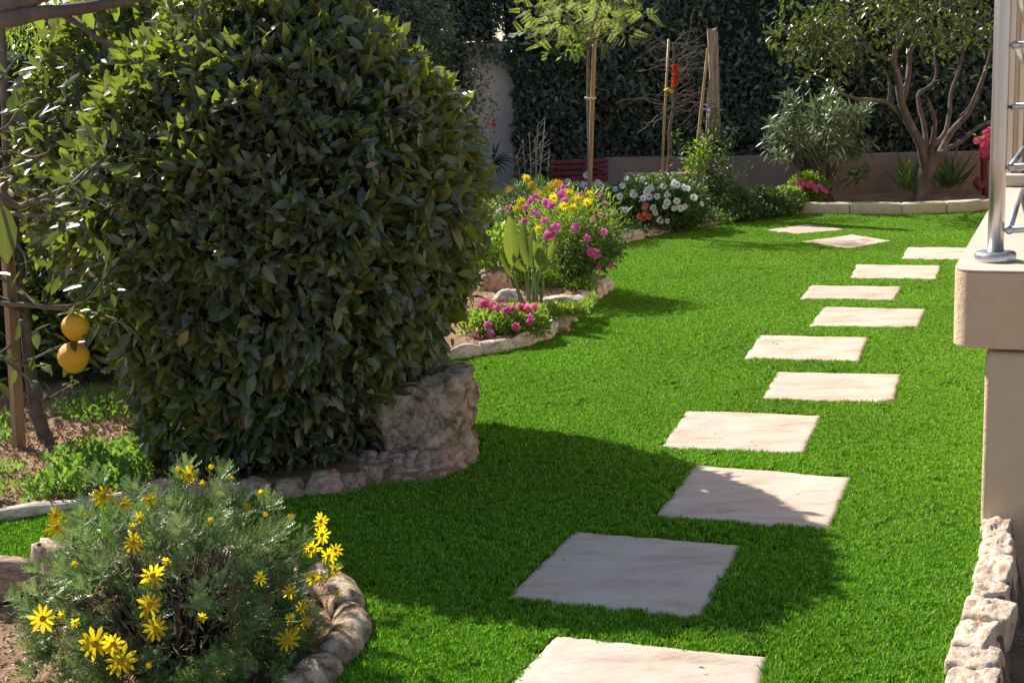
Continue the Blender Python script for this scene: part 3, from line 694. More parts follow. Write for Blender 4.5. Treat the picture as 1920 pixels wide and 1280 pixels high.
def ell_points(n, c, r, depth=.15, zmin=None, lump=.08, seed=0, f=4.0):
    D = unit(rnd3(n)); k = 1 - np.abs(RNG.normal(size=n)) * depth
    k = np.clip(k, .2, 1.05) * (1 + lump * wob(D, f, seed))
    P = np.array(c) + D * np.array(r) * k[:, None]; out = unit(D / np.array(r))
    if zmin is not None:
        ok = P[:, 2] > zmin; P, out = P[ok], out[ok]
    return P, out
def ell_core(parent, c, r, mat, k=.72, name='dark_filler_core', cut=None):  # dark filler solid added inside a leaf mass to keep sky from showing
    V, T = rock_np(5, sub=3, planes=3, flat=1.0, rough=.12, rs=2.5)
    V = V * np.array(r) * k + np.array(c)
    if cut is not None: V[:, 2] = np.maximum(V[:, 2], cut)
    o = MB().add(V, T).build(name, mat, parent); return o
UP = np.array([0, 0, 1.0])
def bush(name, c, r, label, cat, mat, n, size, tpl=LEAF_S, depth=.15, zmin=.02, core=.7, spread=.8, up=.3, stems=8, group=None, lump=.1, seed=0, bark='twig'):
    """shrub: woody stems from one base, added dark filler core, leaf mass"""
    t = thing(name, (c[0], c[1], max(0, zmin - .02)), label, cat, group)
    P, out = ell_points(n, c, r, depth, zmin, lump, seed)
    k = len(P); Dr = out * .6 + rnd3(k) * spread * .6 + UP * up; Nr = out * .4 + UP * .8 + rnd3(k) * .5
    foliage(t, P, Dr, Nr, size * RNG.uniform(.65, 1.2, k), tpl, mat)
    mb = MB(); b0 = Vector((c[0], c[1], 0))
    for j in range(stems):
        a = random.uniform(0, 6.28); rr = random.uniform(.3, .85)
        e = Vector((c[0] + r[0] * rr * math.cos(a), c[1] + r[1] * rr * math.sin(a), c[2] + r[2] * random.uniform(.1, .7)))
        s0 = b0 + Vector((random.uniform(-.04, .04), random.uniform(-.04, .04), -.02)); mid = (s0 + e) / 2 + Vector((0, 0, .04))
        V, T, Q = tube(smooth_path([s0, mid, e], 4), lin(.010, .003, 9), 5); mb.add(V, T, Q)
    mb.build('stems', M[bark], t, kind='stuff')
    if core: ell_core(t, c, r, M['core'], core, cut=zmin)
    return t

# ------------------------------------------------------------------ the great clipped bush
def clipped_bush():
    cx, cy = -.93, 5.58
    t = thing('clipped_bush', (cx, cy, 0), 'tall rounded clipped evergreen bush with dark glossy leaves, in shade with a sunlit crown', 'bush')
    zs = np.array([.06, .3, .51, .74, 1.07, 1.34, 1.46, 1.66, 1.86, 1.98, 2.04]); rs = np.array([.53, .61, .71, .79, .83, .77, .69, .56, .36, .19, .0])
    n = 28000
    zz = np.linspace(.06, 2.04, 400); rr = np.interp(zz, zs, rs); ds = np.hypot(np.gradient(zz), np.gradient(rr)); w = rr * ds; w = w / w.sum()
    zi = RNG.choice(400, n, p=w); z = zz[zi] + RNG.uniform(-.004, .004, n); r = rr[zi]
    slope = -np.gradient(rr, zz)[zi]; th = RNG.uniform(0, 2 * math.pi, n)
    out = unit(np.stack([np.cos(th), np.sin(th), np.clip(slope, -1, 4)], 1))
    base = np.stack([np.cos(th) * r, np.sin(th) * r, z], 1)
    lump = .040 * wob(base, 5, 1) + .026 * wob(base, 13, 2)
    dep = np.abs(RNG.normal(size=n)) * .055 * (1 + .6 * wob(base, 7, 5)) - RNG.uniform(0, .035, n) * (RNG.uniform(size=n) < .25)
    P = base + out * (lump - dep)[:, None] + np.array([cx, cy, 0])
    P[:, 0] -= .12 * np.clip(1 - P[:, 2] / .7, 0, 1)
    # fuller shoulder on the left
    n2 = 11000; P2, o2 = ell_points(n2, (cx - .62, cy + .32, 1.22), (.52, .5, .78), .07, .3, .07, 17, 5)
    inb = np.hypot(P2[:, 0] - cx, P2[:, 1] - cy) < np.interp(P2[:, 2], zs, rs) * .9; P2, o2 = P2[~inb], o2[~inb]
    P = np.concatenate([P, P2]); out = np.concatenate([out, o2]); n = len(P)
    P[:, 2] = np.maximum(P[:, 2], .03)
    Dr = out * .45 + np.array([0, 0, -.22]) * (1 - np.clip(out[:, 2:3], 0, 1)) + rnd3(n) * .62 + UP * np.clip(out[:, 2:3], 0, 1) * .5
    Nr = out * .65 + UP * .5 + rnd3(n) * .6
    S = .065 * np.clip(RNG.normal(1, .28, n), .4, 1.6) * (1 + .15 * wob(P, 6, 31))
    foliage(t, P, Dr, Nr, S, leaf_tpl(.44, .14, .16), M['laurel'], 300, out)
    # near-black filler added to block the sky, standing well inside the leaves
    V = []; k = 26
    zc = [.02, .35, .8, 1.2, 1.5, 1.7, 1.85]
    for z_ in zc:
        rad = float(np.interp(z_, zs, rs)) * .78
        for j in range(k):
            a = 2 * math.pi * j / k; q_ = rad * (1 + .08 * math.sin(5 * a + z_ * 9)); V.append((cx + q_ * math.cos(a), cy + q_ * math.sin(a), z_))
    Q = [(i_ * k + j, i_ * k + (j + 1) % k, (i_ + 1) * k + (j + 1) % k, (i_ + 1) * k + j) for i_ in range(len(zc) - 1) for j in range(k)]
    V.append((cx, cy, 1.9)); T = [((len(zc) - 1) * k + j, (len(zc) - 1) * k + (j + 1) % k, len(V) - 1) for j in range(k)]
    MB().add(V, T, Q).build('dark_filler_core', M['core'], t)
    # twigs that poke between the leaves
    mb = MB()
    for j in range(650):
        i_ = random.randrange(n); p = Vector(P[i_]); o_ = Vector(out[i_]); d = (o_ * .4 + Vector(rnd3(1)[0]) * .6).normalized()
        a_ = p - d * .10; V, T, Q = tube([a_, p - d * .04 + Vector((0, 0, .006)), p + o_ * random.choice((.012, .012, .05))], [.0028, .002, .0012], 4); mb.add(V, T, Q)
    mb.build('twigs', M['twig'], t, kind='stuff')
    # young shoots standing out of the clipped surface
    PP = []; DD = []; sh = MB()
    for j in range(90):
        i_ = random.randrange(n); p = Vector(P[i_]); o_ = Vector(out[i_])
        if p.z < .4: continue
        d = (o_ * .8 + Vector((0, 0, .8)) + Vector(rnd3(1)[0]) * .3).normalized(); L_ = random.uniform(.05, .12)
        V, T, Q = tube([p - d * .04, p + d * L_ * .5, p + d * L_], [.002, .0016, .001], 4); sh.add(V, T, Q)
        for q in (.45, .7, .9, 1.0):
            for sg in (-1, 1): PP.append(p + d * L_ * q); DD.append(d * .7 + Vector(rnd3(1)[0]) * .8)
    sh.build('shoots', M['stem'], t, kind='stuff')
    PP = np.array([list(q) for q in PP]); DD = np.array([list(q) for q in DD]); k_ = len(PP)
    foliage(t, PP, DD, UP + rnd3(k_) * .4, .042 * RNG.uniform(.6, 1.3, k_), LEAF, M['left'], part='young_leaves')
    mb = MB()
    for a, rr_ in ((.5, .12), (2, .2), (3.4, .15), (4.6, .22), (5.4, .3)):
        V, T, Q = tube(smooth_path([(cx + rr_ * math.cos(a), cy - .15 + rr_ * math.sin(a), 0), (cx + rr_ * 1.3 * math.cos(a), cy + rr_ * 1.3 * math.sin(a), .6), (cx + rr_ * 2 * math.cos(a), cy + rr_ * 2 * math.sin(a), 1.3)]), .02, 7, .1); mb.add(V, T, Q)
    mb.build('trunk', M['twig'], t)
clipped_bush()

# ------------------------------------------------------------------ flowers
def flower_face(np_=10, ln=1.0, w=.30, cup=.12, seed=0, gap=0.0):
    """ring of petals of unit length round +z"""
    r = np.random.default_rng(seed); out = []
    tp = leaf_tpl(w, .06, -cup, ((.35, .75), (.78, 1.0)))
    for j in range(np_):
        a = 2 * math.pi * (j + r.uniform(-.15, .15)) / np_; d = np.array([math.cos(a), math.sin(a), r.uniform(-.08, .15)])
        out.append((d, r.uniform(.85, 1.08) * ln))
    return tp, out
def disc(rad=.26, hgt=.10, k=10):
    V = [(rad * math.cos(2 * math.pi * j / k), rad * math.sin(2 * math.pi * j / k), 0) for j in range(k)] + [(rad * .6 * math.cos(2 * math.pi * j / k), rad * .6 * math.sin(2 * math.pi * j / k), hgt) for j in range(k)] + [(0, 0, hgt * 1.15)]
    Q = [(j, (j + 1) % k, k + (j + 1) % k, k + j) for j in range(k)]; T = [(k + j, k + (j + 1) % k, 2 * k) for j in range(k)]
    return np.array(V, float), np.array(T), np.array(Q)
def flower_mesh(name, pet, eye, n=10, w=.3, cup=.12, er=.24, seed=0, layers=1):
    mb = MB()
    for l_ in range(layers):
        tp, ds = flower_face(n, 1 - .25 * l_, w, cup, seed + l_)
        for d, s_ in ds:
            if l_: d = d + np.array([0, 0, .35 * l_])
            mb.scatter(tp, np.zeros((1, 3)), frames(d[None], UP[None]), np.array([s_]), np.array([random.uniform(0, .3)]))
    V, T, Q = disc(er, .09); mb.add(V, T, Q, mat=1)
    return mb.mesh(name, [pet, eye])
FL = {}
def flower(parent, kind, p, s_, face=None, name='flower'):
    spec = {'yellow': ('yellow', 'eye', 11, .27, .1, .24, 1), 'white': ('white', 'eyedark', 13, .28, .05, .26, 1), 'magenta': ('magenta', 'eye', 6, .62, .2, .14, 2), 'pink': ('pinkp', 'eye', 7, .6, .2, .16, 2),
            'pale': ('palepink', 'eye', 5, .6, .25, .12, 2), 'orange': ('orangep', 'eye', 6, .75, .25, .1, 2), 'lilac': ('lilac', 'eye', 5, .7, .1, .1, 1), 'red': ('redp', 'eye', 5, .5, .3, .1, 2)}[kind]
    if kind not in FL: FL[kind] = [flower_mesh(name, M[spec[0]], M[spec[1]], spec[2], spec[3], spec[4], spec[5], q_, spec[6]) for q_ in range(3)]
    f = Vector(face) if face is not None else Vector((random.uniform(-.5, .5), -.7, .8))
    f = (f + Vector((random.uniform(-.35, .35), random.uniform(-.35, .35), random.uniform(-.2, .3)))).normalized()
    o = bpy.data.objects.new(name, random.choice(FL[kind])); C.objects.link(o); o.parent = parent; o.location = Vector(p) - wloc(parent)
    q = f.to_track_quat('Z', 'Y'); o.rotation_euler = (q.to_matrix() @ Matrix.Rotation(random.uniform(0, 6.28), 3, 'Z')).to_euler(); o.scale = (s_, s_, s_)
    return o

# ------------------------------------------------------------------ yellow daisy bush, front left
def daisy_bush():
    c = (-.95, 3.45, .12); r = (.385, .36, .35)
    t = thing('daisy_bush', (c[0], c[1], 0), 'grey-green feathery bush covered in yellow daisies at the front left', 'flowering bush')
    # one cut leaf: a midrib with pairs of thin lobes
    V = []; T = []; rib = []
    def bit(a, b, w):
        a, b = np.array(a), np.array(b); d = unit(b - a); s = np.cross(d, [0, 0, 1]) * w; k = len(V)
        V.extend([a - s, a + s, b]); T.append((k, k + 1, k + 2)); rib.extend([0, 0, 0])
    bit((0, 0, 0), (0, 1, .0), .045)
    for j in range(6):
        y_ = .22 + .13 * j; l_ = .30 - .03 * abs(j - 2)
        for sgn in (-1, 1): bit((0, y_, 0), (sgn * l_ * .75, y_ + l_ * .62, .05 + .06 * (j % 2)), .045)
    leaf = (np.array(V), np.array(T), np.zeros((0, 4), int), np.array(rib, float))
    # one shoot: a rosette of those leaves
    sh = MB(); nl = 13; rg = np.random.default_rng(2)
    for j in range(nl):
        a = j * 2.4; up_ = .2 + 1.5 * j / nl; d = np.array([math.cos(a), math.sin(a), up_]); n_ = np.array([-math.cos(a) * up_, -math.sin(a) * up_, 1.0])
        sh.scatter(leaf, np.array([[0, 0, .5 * j / nl - .3]]), frames(d[None], n_[None]), np.array([rg.uniform(.8, 1.1)]), np.array([0.]))
    sV = np.concatenate(sh.V); sT = np.concatenate(sh.T)
    shoot = (sV, sT, np.zeros((0, 4), int), np.zeros(len(sV)))
    n = 640
    P, out = ell_points(n, c, r,   .22, -.02, .26, 3, 5); k = len(P)
    bald = np.exp(-((P[:, 0] + .90) ** 2 / .016 + (P[:, 2] - .27) ** 2 / .012)) * (out[:, 1] < 0)
    ok = RNG.uniform(size=k) > bald * .8; P, out = P[ok], out[ok]; k = len(P)
    Dr = out * .7 + UP * .55 + rnd3(k) * .28
    Fr = frames(rnd3(k), Dr); Fr2 = np.stack([Fr[:, :, 0], Fr[:, :, 1], Fr[:, :, 2]], -1)
    z = unit(Dr); x = unit(np.cross(z, rnd3(k))); y = np.cross(z, x); Fr2 = np.stack([x, y, z], -1)
    MB().scatter(shoot, P, Fr2, .056 * RNG.uniform(.7, 1.25, k), RNG.uniform(0, 1, k)).build('foliage', M['grey'], t, kind='stuff')
    # dry stalks inside and woody stems
    mb = MB()
    for j in range(170):
        d = Vector(unit(rnd3(1))[0]); d.z = abs(d.z) * .9 + .1; k_ = random.uniform(.6, .93)
        e = Vector(c) + Vector((d.x * r[0], d.y * r[1], d.z * r[2])) * k_; b0 = Vector((c[0] + d.x * .1, c[1] + d.y * .1, -.03))
        V, T_, Q = tube(smooth_path([b0, (b0 + e) / 2 + Vector((0, 0, .05)), e], 3), lin(.005, .002, 7), 4); mb.add(V, T_, Q)
    mb.build('stems', M['twig'], t, kind='stuff')
    n2 = 2300; P2, o2 = ell_points(n2, (c[0], c[1] - .05, c[2] + .02), (r[0] * .78, r[1] * .86, r[2] * .82), .2, .0, .1, 8)
    foliage(t, P2, rnd3(len(P2)) + UP * .4, rnd3(len(P2)), .035 * RNG.uniform(.6, 1.2, len(P2)), LEAF_N, M['dry'], part='dry_leaves')
    ell_core(t, c, r, M['core'], .40, cut=-.02)
    D = [(970, 195, 50), (1040, 240, 22), (1190, 210, 20), (1345, 285, 24), (1275, 360, 22), (530, 300, 60), (630, 345, 50), (765, 320, 42), (285, 400, 45), (290, 460, 58), (720, 415, 32), (680, 460, 24), (685, 540, 50), (785, 710, 60), (860, 635, 26), (1340, 725, 36), (1490, 795, 40), (770, 860, 65), (800, 980, 60), (1040, 925, 28), (220, 930, 65), (320, 915, 26), (385, 950, 26), (490, 1060, 75), (580, 1060, 52), (620, 1150, 78), (1600, 570, 50), (1655, 500, 48), (1650, 430, 42), (1690, 610, 46), (1725, 580, 40), (1720, 680, 38), (1610, 720, 42), (1650, 730, 38), (1555, 870, 38), (1570, 945, 36), (1490, 930, 32), (1520, 985, 22), (1480, 1040, 60), (1735, 800, 26), (1685, 1115, 26), (1155, 1180, 45), (1085, 425, 16), (385, 650, 20)]
    stems = MB(); npet = 0
    pet_me = [MB().add(tp_[0], tp_[1], tp_[2], 0, tp_[3]).mesh('petal', M['yellow']) for tp_ in (leaf_tpl(.27, .06, -.08, ((.3, .7), (.75, 1.0))), leaf_tpl(.24, .1, .08, ((.3, .75), (.75, .95))))]
    V, T_, Q = disc(.23, .11); eye = MB().add(V, T_, Q).mesh('flower', M['eye'])
    for u, v, s_ in D:
        px, py = u / 2.743, 820 + v / 2.743; p = on_ell(px, py, c, tuple(q_ * 1.13 for q_ in r)); dist = p.length
        R_ = s_ / 2.743 / F_PX * (p - Vector((0, 0, CAM_H))).length * 1.12
        ctr = Vector(c); o_ = (p - ctr).normalized()
        side = px > 540
        f = Vector((.15 + random.uniform(-.35, .35), -.85, .30 + random.uniform(-.25, .25))).normalized()
        R_ = max(R_, .0105)
        if v < 480 and not side: f = (Vector((random.uniform(-.2, .3), -.75, .55))).normalized()
        if side: f = (Vector((.55, -.75, .15)) + Vector((random.uniform(-.3, .3), 0, random.uniform(-.3, .3)))).normalized()
        q = f.to_track_quat('Z', 'Y').to_matrix()
        fo = bpy.data.objects.new('flower', eye); C.objects.link(fo); fo.parent = t; fo.location = p - wloc(t); fo.rotation_euler = q.to_euler(); fo.scale = (R_, R_, R_)
        k_ = 11 if s_ > 40 else 9
        if s_ > 34 and npet < 300:
            for j in range(k_):
                a = 2 * math.pi * (j + random.uniform(-.18, .18)) / k_; d = np.array([math.cos(a), math.sin(a), random.uniform(-.12, .18)])
                F3 = frames(d[None], UP[None])[0]; o = bpy.data.objects.new('petal', random.choice(pet_me)); C.objects.link(o); o.parent = fo
                o.rotation_euler = Matrix([list(F3[i_]) for i_ in range(3)]).to_euler(); s2 = random.uniform(.84, 1.1); o.scale = (s2, s2, s2); npet += 1
        else:
            mb = MB()
            for j in range(k_):
                a = 2 * math.pi * (j + random.uniform(-.18, .18)) / k_; d = np.array([math.cos(a), math.sin(a), random.uniform(.0, .8 if s_ < 30 else .2)])
                mb.scatter(leaf_tpl(.27, .06, -.08, ((.3, .7), (.75, 1.0))), np.zeros((1, 3)), frames(d[None], UP[None]), np.array([random.uniform(.85, 1.1)]), np.array([0.1]))
            o = bpy.data.objects.new('petals', mb.mesh('petals', M['yellow'])); C.objects.link(o); o.parent = fo
        base_ = ctr + Vector((o_.x * r[0], o_.y * r[1], o_.z * r[2])) * .7
        V, T_, Q = tube(smooth_path([base_, (base_ + p) / 2 - f * .01, p - f * .004], 3), .0016, 5); stems.add(V, T_, Q)
    # seed heads and closed buds on thin stalks along the top
    for u, v, yl in ((1085, 150, 1), (915, 160, 1), (895, 225, 0), (1255, 292, 0), (1235, 325, 0), (1350, 345, 0), (1395, 390, 0), (1365, 395, 1), (1490, 405, 1), (765, 1170, 1), (990, 1000, 0), (800, 1100, 0), (440, 400, 1), (1280, 855, 0), (1020, 185, 0), (200, 550, 0)):
        px, py = u / 2.743, 820 + v / 2.743; p = on_ell(px, py, c, tuple(q_ * 1.12 for q_ in r)); o_ = (p - Vector(c)).normalized()
        b_, T_ = rock_np(2, sub=2, planes=0, rough=.02); b_ = b_ * (.007 if yl else .006) + np.array(p)
        MB().add(b_, T_).build('bud', M['yellow'] if yl else M['grey'], t)
        base_ = Vector(c) + Vector((o_.x * r[0], o_.y * r[1], o_.z * r[2])) * .8
        V, T_, Q = tube(smooth_path([base_, (base_ + p) / 2, p], 3), .0016, 5); stems.add(V, T_, Q)
    stems.build('flower_stalks', M['stem'], t, kind='stuff')
daisy_bush()

# ------------------------------------------------------------------ lemon tree at the left, with stake and fruit
def px_path(pts, Y, dy=None):
    out = []
    for i_, (x, y) in enumerate(pts): out.append(at(x, y, Y + (dy[i_] if dy else 0)))
    return out
def branch(mb, pts, r0, r1, k=7, jit=.08):
    P = smooth_path(pts, 4); V, T, Q = tube(P, lin(r0, r1, len(P)), k, jit); mb.add(V, T, Q); return P
def leaf_clumps(tips, n, spread, size, sized=(.7, 1.2), up=.2, droop=0.0):
    P = []; D = []
    tips = np.array([list(q_) for q_ in tips]); idx = RNG.integers(0, len(tips), n); off = rnd3(n) * spread
    P = tips[idx] + off; D = unit(off + 1e-6) * .8 + rnd3(n) * .5 + UP * (up - droop)
    return P, D, UP * .9 + rnd3(n) * .6, size * RNG.uniform(*sized, n)
def lemon_tree():
    Yt = 5.75; b0 = at(92, 836, Yt); t = thing('lemon_tree', (b0.x, b0.y, 0), 'young lemon tree with sparse leaves and low branches at the left edge', 'lemon tree')
    mb = MB(); tips = []
    branch(mb, px_path([(93, 842), (78, 800), (67, 766), (60, 715), (54, 665), (45, 580), (33, 497), (28, 440), (14, 300), (8, 150), (0, 30)], Yt), .033, .016, 9)
    Yb = 4.75
    dirs = [([(-60, 560), (0, 568), (60, 573), (160, 585), (230, 605), (270, 645)], .012, .003),
            ([(40, 600), (30, 640), (0, 665), (50, 676), (110, 650), (160, 640)], .008, .003),
            ([(-40, 480), (0, 520), (40, 545), (70, 574)], .008, .004),
            ([(-40, 655), (0, 668), (40, 700), (95, 745)], .008, .003),
            ([(95, 745), (120, 730), (145, 718)], .004, .002),
            ([(60, 573), (150, 570), (190, 530), (212, 490)], .007, .003),
            ([(-30, 350), (30, 385), (60, 378), (130, 350), (170, 315), (205, 312)], .013, .008),
            ([(130, 352), (160, 330), (186, 303)], .008, .006), ([(60, 380), (110, 375), (158, 378)], .009, .005),
            ([(20, 400), (70, 405), (110, 396), (158, 389)], .009, .006), ([(75, 377), (95, 400), (125, 425)], .005, .003),
            ([(30, 350), (45, 360), (58, 378)], .005, .004), ([(-20, 315), (0, 320), (28, 308)], .006, .004),
            ([(-30, 290), (20, 285), (60, 295), (90, 286)], .006, .003),
            ([(-40, 440), (10, 445), (45, 475), (50, 520)], .007, .003),
            ([(-40, 250), (10, 240), (40, 200), (70, 190)], .006, .003), ([(-40, 180), (0, 150), (30, 110)], .007, .004)]
    for d, r0, r1 in dirs:
        pp = branch(mb, [at(x, y, Yb + .05 * math.sin(x * .05)) for x, y in d], r0, r1, 6, .12); tips += pp[len(pp) // 2:]
    # link from trunk to the near branches, outside the frame to the left
    branch(mb, [at(45, 580, Yt), at(-120, 520, 5.2), at(-60, 560, Yb)], .02, .012)
    branch(mb, [at(33, 497, Yt), at(-120, 380, 5.2), at(-30, 350, Yb)], .02, .013)
    branch(mb, [at(14, 300, Yt), at(-120, 220, 5.2), at(-40, 200, Yb)], .016, .01)
    mb.build('trunk', M['twig'], t)
    P, D, Nr, S = leaf_clumps(tips, 200, .055, .075); foliage(t, P, D, Nr, S, LEAF, M['citrus'], 90, np.tile([0, -1.0, 0], (200, 1)))
    # leaves that catch the light one by one
    L_ = [((118, 430), (150, 415), .062), ((60, 430), (45, 410), .05), ((208, 547), (238, 548), .05), ((185, 520), (172, 533), .06), ((205, 612), (225, 600), .055), ((170, 690), (150, 700), .05), ((40, 505), (25, 520), .06), ((10, 340), (-10, 350), .07), ((25, 150), (0, 140), .08), ((30, 140), (55, 130), .07), ((60, 355), (85, 350), .06), ((120, 345), (145, 355), .055), ((20, 180), (20, 200), .06), ((140, 600), (160, 605), .05), ((90, 500), (75, 490), .06)]
    for a, b, l_ in L_:
        A = np.array(at(*a, Yb - .02)); B = np.array(at(*b, Yb - .04)); to_objs(t, 'leaf', LEAF_VARS, M['citrus'], [A], frames((B - A)[None], (UP + rnd3(1)[0] * .5)[None]), [l_ * 1.3])
    # one big soft leaf close to the lens
    A = np.array(at(2, 380, 3.0)); B = np.array(at(12, 480, 3.0)); to_objs(t, 'leaf', LEAF_VARS, M['citrus'], [A], frames((B - A)[None], np.array([[.3, -1, .2]])), [.14])
    branch(mb2 := MB(), [at(-150, 300, 3.6), at(-60, 340, 3.2), at(0, 380, 3.0)], .006, .003); mb2.build('trunk', M['twig'], t)
    for lab, (x, y), rp, nm in (('upper of the two ripe lemons hanging at the left', (141, 612), 25, 0), ('lower and larger ripe lemon hanging at the left', (138, 668), 28.5, 1)):
        p = at(x, y, 4.7); R_ = rp / F_PX * 4.75
        V, T = rock_np(4 + nm, sub=4, planes=0, rough=.03, rs=1.5, fine=.0); V = V * np.array([R_ * 1.03, R_, R_ * .98])
        V[:, 2] -= np.where(V[:, 2] < -.7 * R_, (-.7 * R_ - V[:, 2]) * .5, 0)
        o = MB().add(V, T).build('lemon', M['lemon']); o.location = p; tag(o, lab, 'lemon', 'lemons on the left tree')
        for _ in range(4): to_objs(t, 'leaf', LEAF_VARS, M['citrus'], [np.array(p) + [random.uniform(-.02, .02), -.01, R_ * 1.05]], frames(np.array([[random.uniform(-1, 1), random.uniform(-.4, .2), random.uniform(-.5, .3)]]), UP[None]), [.065])
        V, T, Q = tube([(0, 0, R_ * .9), (0, .0, R_ * 1.3)], .003, 6); MB().add(V, T, Q).build('stalk', M['stem'], o, True).location = (0, 0, 0)
lemon_tree()
t = thing('wooden_stake', at(37, 843, 5.7), 'brown square wooden stake beside the lemon tree trunk', 'stake')
A = at(37, 846, 5.7); B = at(14, 470, 5.7); B2 = A + (B - A) * 1.35
V, T, Q = tube([A, A + (B2 - A) * .5, B2], .030, 4); MB().add(V, T, Q).build('post', M['stake'], t, smooth=False)
# out-of-focus bough near the camera, top left
t = thing('overhanging_branch', at(-80, 60, 2.0), 'thick grey bough crossing the top left corner close to the camera', 'branch'); mb = MB()
branch(mb, [Vector((-2.6, 2.6, 1.75)), at(-300, 70, 2.1), at(0, 38, 2.0), at(60, 26, 2.0), at(125, 20, 2.0), at(240, 0, 2.0), at(420, -50, 2.0)], .016, .006, 9)
branch(mb, [at(-500, 80, 2.15), at(-120, 30, 2.0), at(0, 12, 2.0), at(70, -5, 2.0), at(180, -60, 2.0)], .014, .010, 9)
branch(mb, [at(110, 22, 2.0), at(150, 48, 2.0), at(185, 74, 2.0), at(218, 88, 2.0)], .005, .003, 7)
mb.build('bough', M['bark'], t)
tp_ = [np.array(at(x, y, 2.0)) for x, y in ((150, 10), (175, -15), (60, 5), (210, 5))]
for A, b in zip(tp_, ((180, 60), (230, 30), (80, 60), (225, 40))):
    B = np.array(at(*b, 2.03)); to_objs(t, 'leaf', LEAF_VARS, M['left'], [A], frames((B - A)[None], np.array([[.2, -.8, .5]])), [.045])

# ------------------------------------------------------------------ hedges
def box_hedge(name, x0, x1, y0, y1, z0, z1, label, n, size, mat, tpl=LEAF_S, lump=.18, seed=1, hole=None, lit=0.0, cat='hedge'):
    """hedge standing in a box: lumpy front face, side faces and top"""
    t = thing(name, ((x0 + x1) / 2, (y0 + y1) / 2, 0), label, cat)
    lx, ly, lz = x1 - x0, y1 - y0, z1 - z0
    A = np.array([lx * lz, ly * lz, ly * lz, lx * ly]); f = RNG.choice(4, n, p=A / A.sum()); u, v = RNG.uniform(size=n), RNG.uniform(size=n)
    P = np.zeros((n, 3)); out = np.zeros((n, 3))
    for k_, (o_, fn) in enumerate((((0, -1, 0), lambda u, v: (x0 + u * lx, y0 + 0 * u, z0 + v * lz)), ((-1, 0, 0), lambda u, v: (x0 + 0 * u, y0 + u * ly, z0 + v * lz)), ((1, 0, 0), lambda u, v: (x1 + 0 * u, y0 + u * ly, z0 + v * lz)), ((0, 0, 1), lambda u, v: (x0 + u * lx, y0 + v * ly, z1 + 0 * u)))):
        s_ = f == k_; P[s_] = np.stack(fn(u[s_], v[s_]), 1); out[s_] = o_
    P += out * (lump * wob(P, 1.6, seed) + lump * .5 * wob(P, 4.5, seed + 1) - np.abs(RNG.normal(size=n)) * .09)[:, None]
    if hole is not None:
        ok = ~hole(P); P, out = P[ok], out[ok]; n = len(P)
    Dr = out * .4 + rnd3(n) * .55 - UP * .25; Nr = out * .7 + UP * .5 + rnd3(n) * .45
    foliage(t, P, Dr, Nr, size * RNG.uniform(.6, 1.3, n), tpl, mat)
    return t, (x0, x1, y0, y1, z0, z1)
def core_box(t, x0, x1, y0, y1, z0, z1): prism('dark_filler_core', [(x0, y0), (x1, y0), (x1, y1), (x0, y1)], z0, z1, M['core'], t)  # dark filler box added behind hedge leaves so no sky comes through
# gap over the pinkish wall, edges ragged
gl, gr = at(893, 200, 16.3).x, at(966, 200, 16.3).x
def gap(P):
    top = 1.66 - 1.4 * np.clip((P[:, 0] - (gl + .22)), 0, 1) ** 1.3 + .04 * wob(P, 9, 3)
    return (P[:, 0] > gl + .03 * wob(P, 8, 1)) & (P[:, 0] < gr + .04 * wob(P, 10, 2)) & (P[:, 2] < top) 
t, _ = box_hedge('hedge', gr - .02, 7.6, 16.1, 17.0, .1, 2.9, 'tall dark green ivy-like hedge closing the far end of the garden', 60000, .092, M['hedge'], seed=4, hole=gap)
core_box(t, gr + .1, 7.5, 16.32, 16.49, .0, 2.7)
GX = at(936, 72, 16.2)
# gap in it where a little sky shows
def gap2(P): 
    q = np.hypot((P[:, 0] - GX.x + .03 * wob(P, 14, 4)) / .07, (P[:, 2] - GX.z) / .17); return q < 1
t, _ = box_hedge('hedge', -4.5, gr - .02, 16.2, 17.0, .1, 2.9, 'dark hedge above and left of the pinkish wall, sky showing through a gap', 32000, .085, M['hedge'], seed=6, hole=lambda P: gap(P) | gap2(P))
core_box(t, -4.5, gl - .12, 16.32, 16.49, .0, 2.7)
core_box(t, gl - .118, gr + .09, 16.32, 16.49, 2.3, 2.7)
core_box(t, gl - .118, GX.x - .08, 16.32, 16.49, 1.87, 2.298)
core_box(t, GX.x + .07, gr + .09, 16.32, 16.49, 1.87, 2.298)
t, _ = box_hedge('hedge', -7, -2.3, 8.4, 9.4, .0, 2.25, 'sunlit leafy hedge behind the lemon tree at the left edge', 26000, .06, M['left'], seed=9)
core_box(t, -7, -2.5, 8.65, 9.3, .0, 2.05)
# darker tree crown between the bush and the wall
t = thing('evergreen_tree', (-1.3, 14.2, 0), 'dark evergreen tree rising behind the right shoulder of the clipped bush', 'tree')
P, out = ell_points(24000, (-1.75, 14.2, 2.0), (1.3, .9, 1.1), .16, .5, .14, 12); n = len(P)
foliage(t, P, out * .5 + rnd3(n) * .5 - UP * .2, out * .6 + UP * .5 + rnd3(n) * .5, .065 * RNG.uniform(.6, 1.2, n), LEAF_S, M['hedge'], part='crown')
ell_core(t, (-1.8, 14.2, 2.0), (1.3, .9, 1.1), M['core'], .74); mb = MB(); branch(mb, [(-1.5, 14.2, 0), (-1.45, 14.2, .9), (-1.5, 14.2, 1.8)], .09, .06, 9); mb.build('trunk', M['bark'], t)
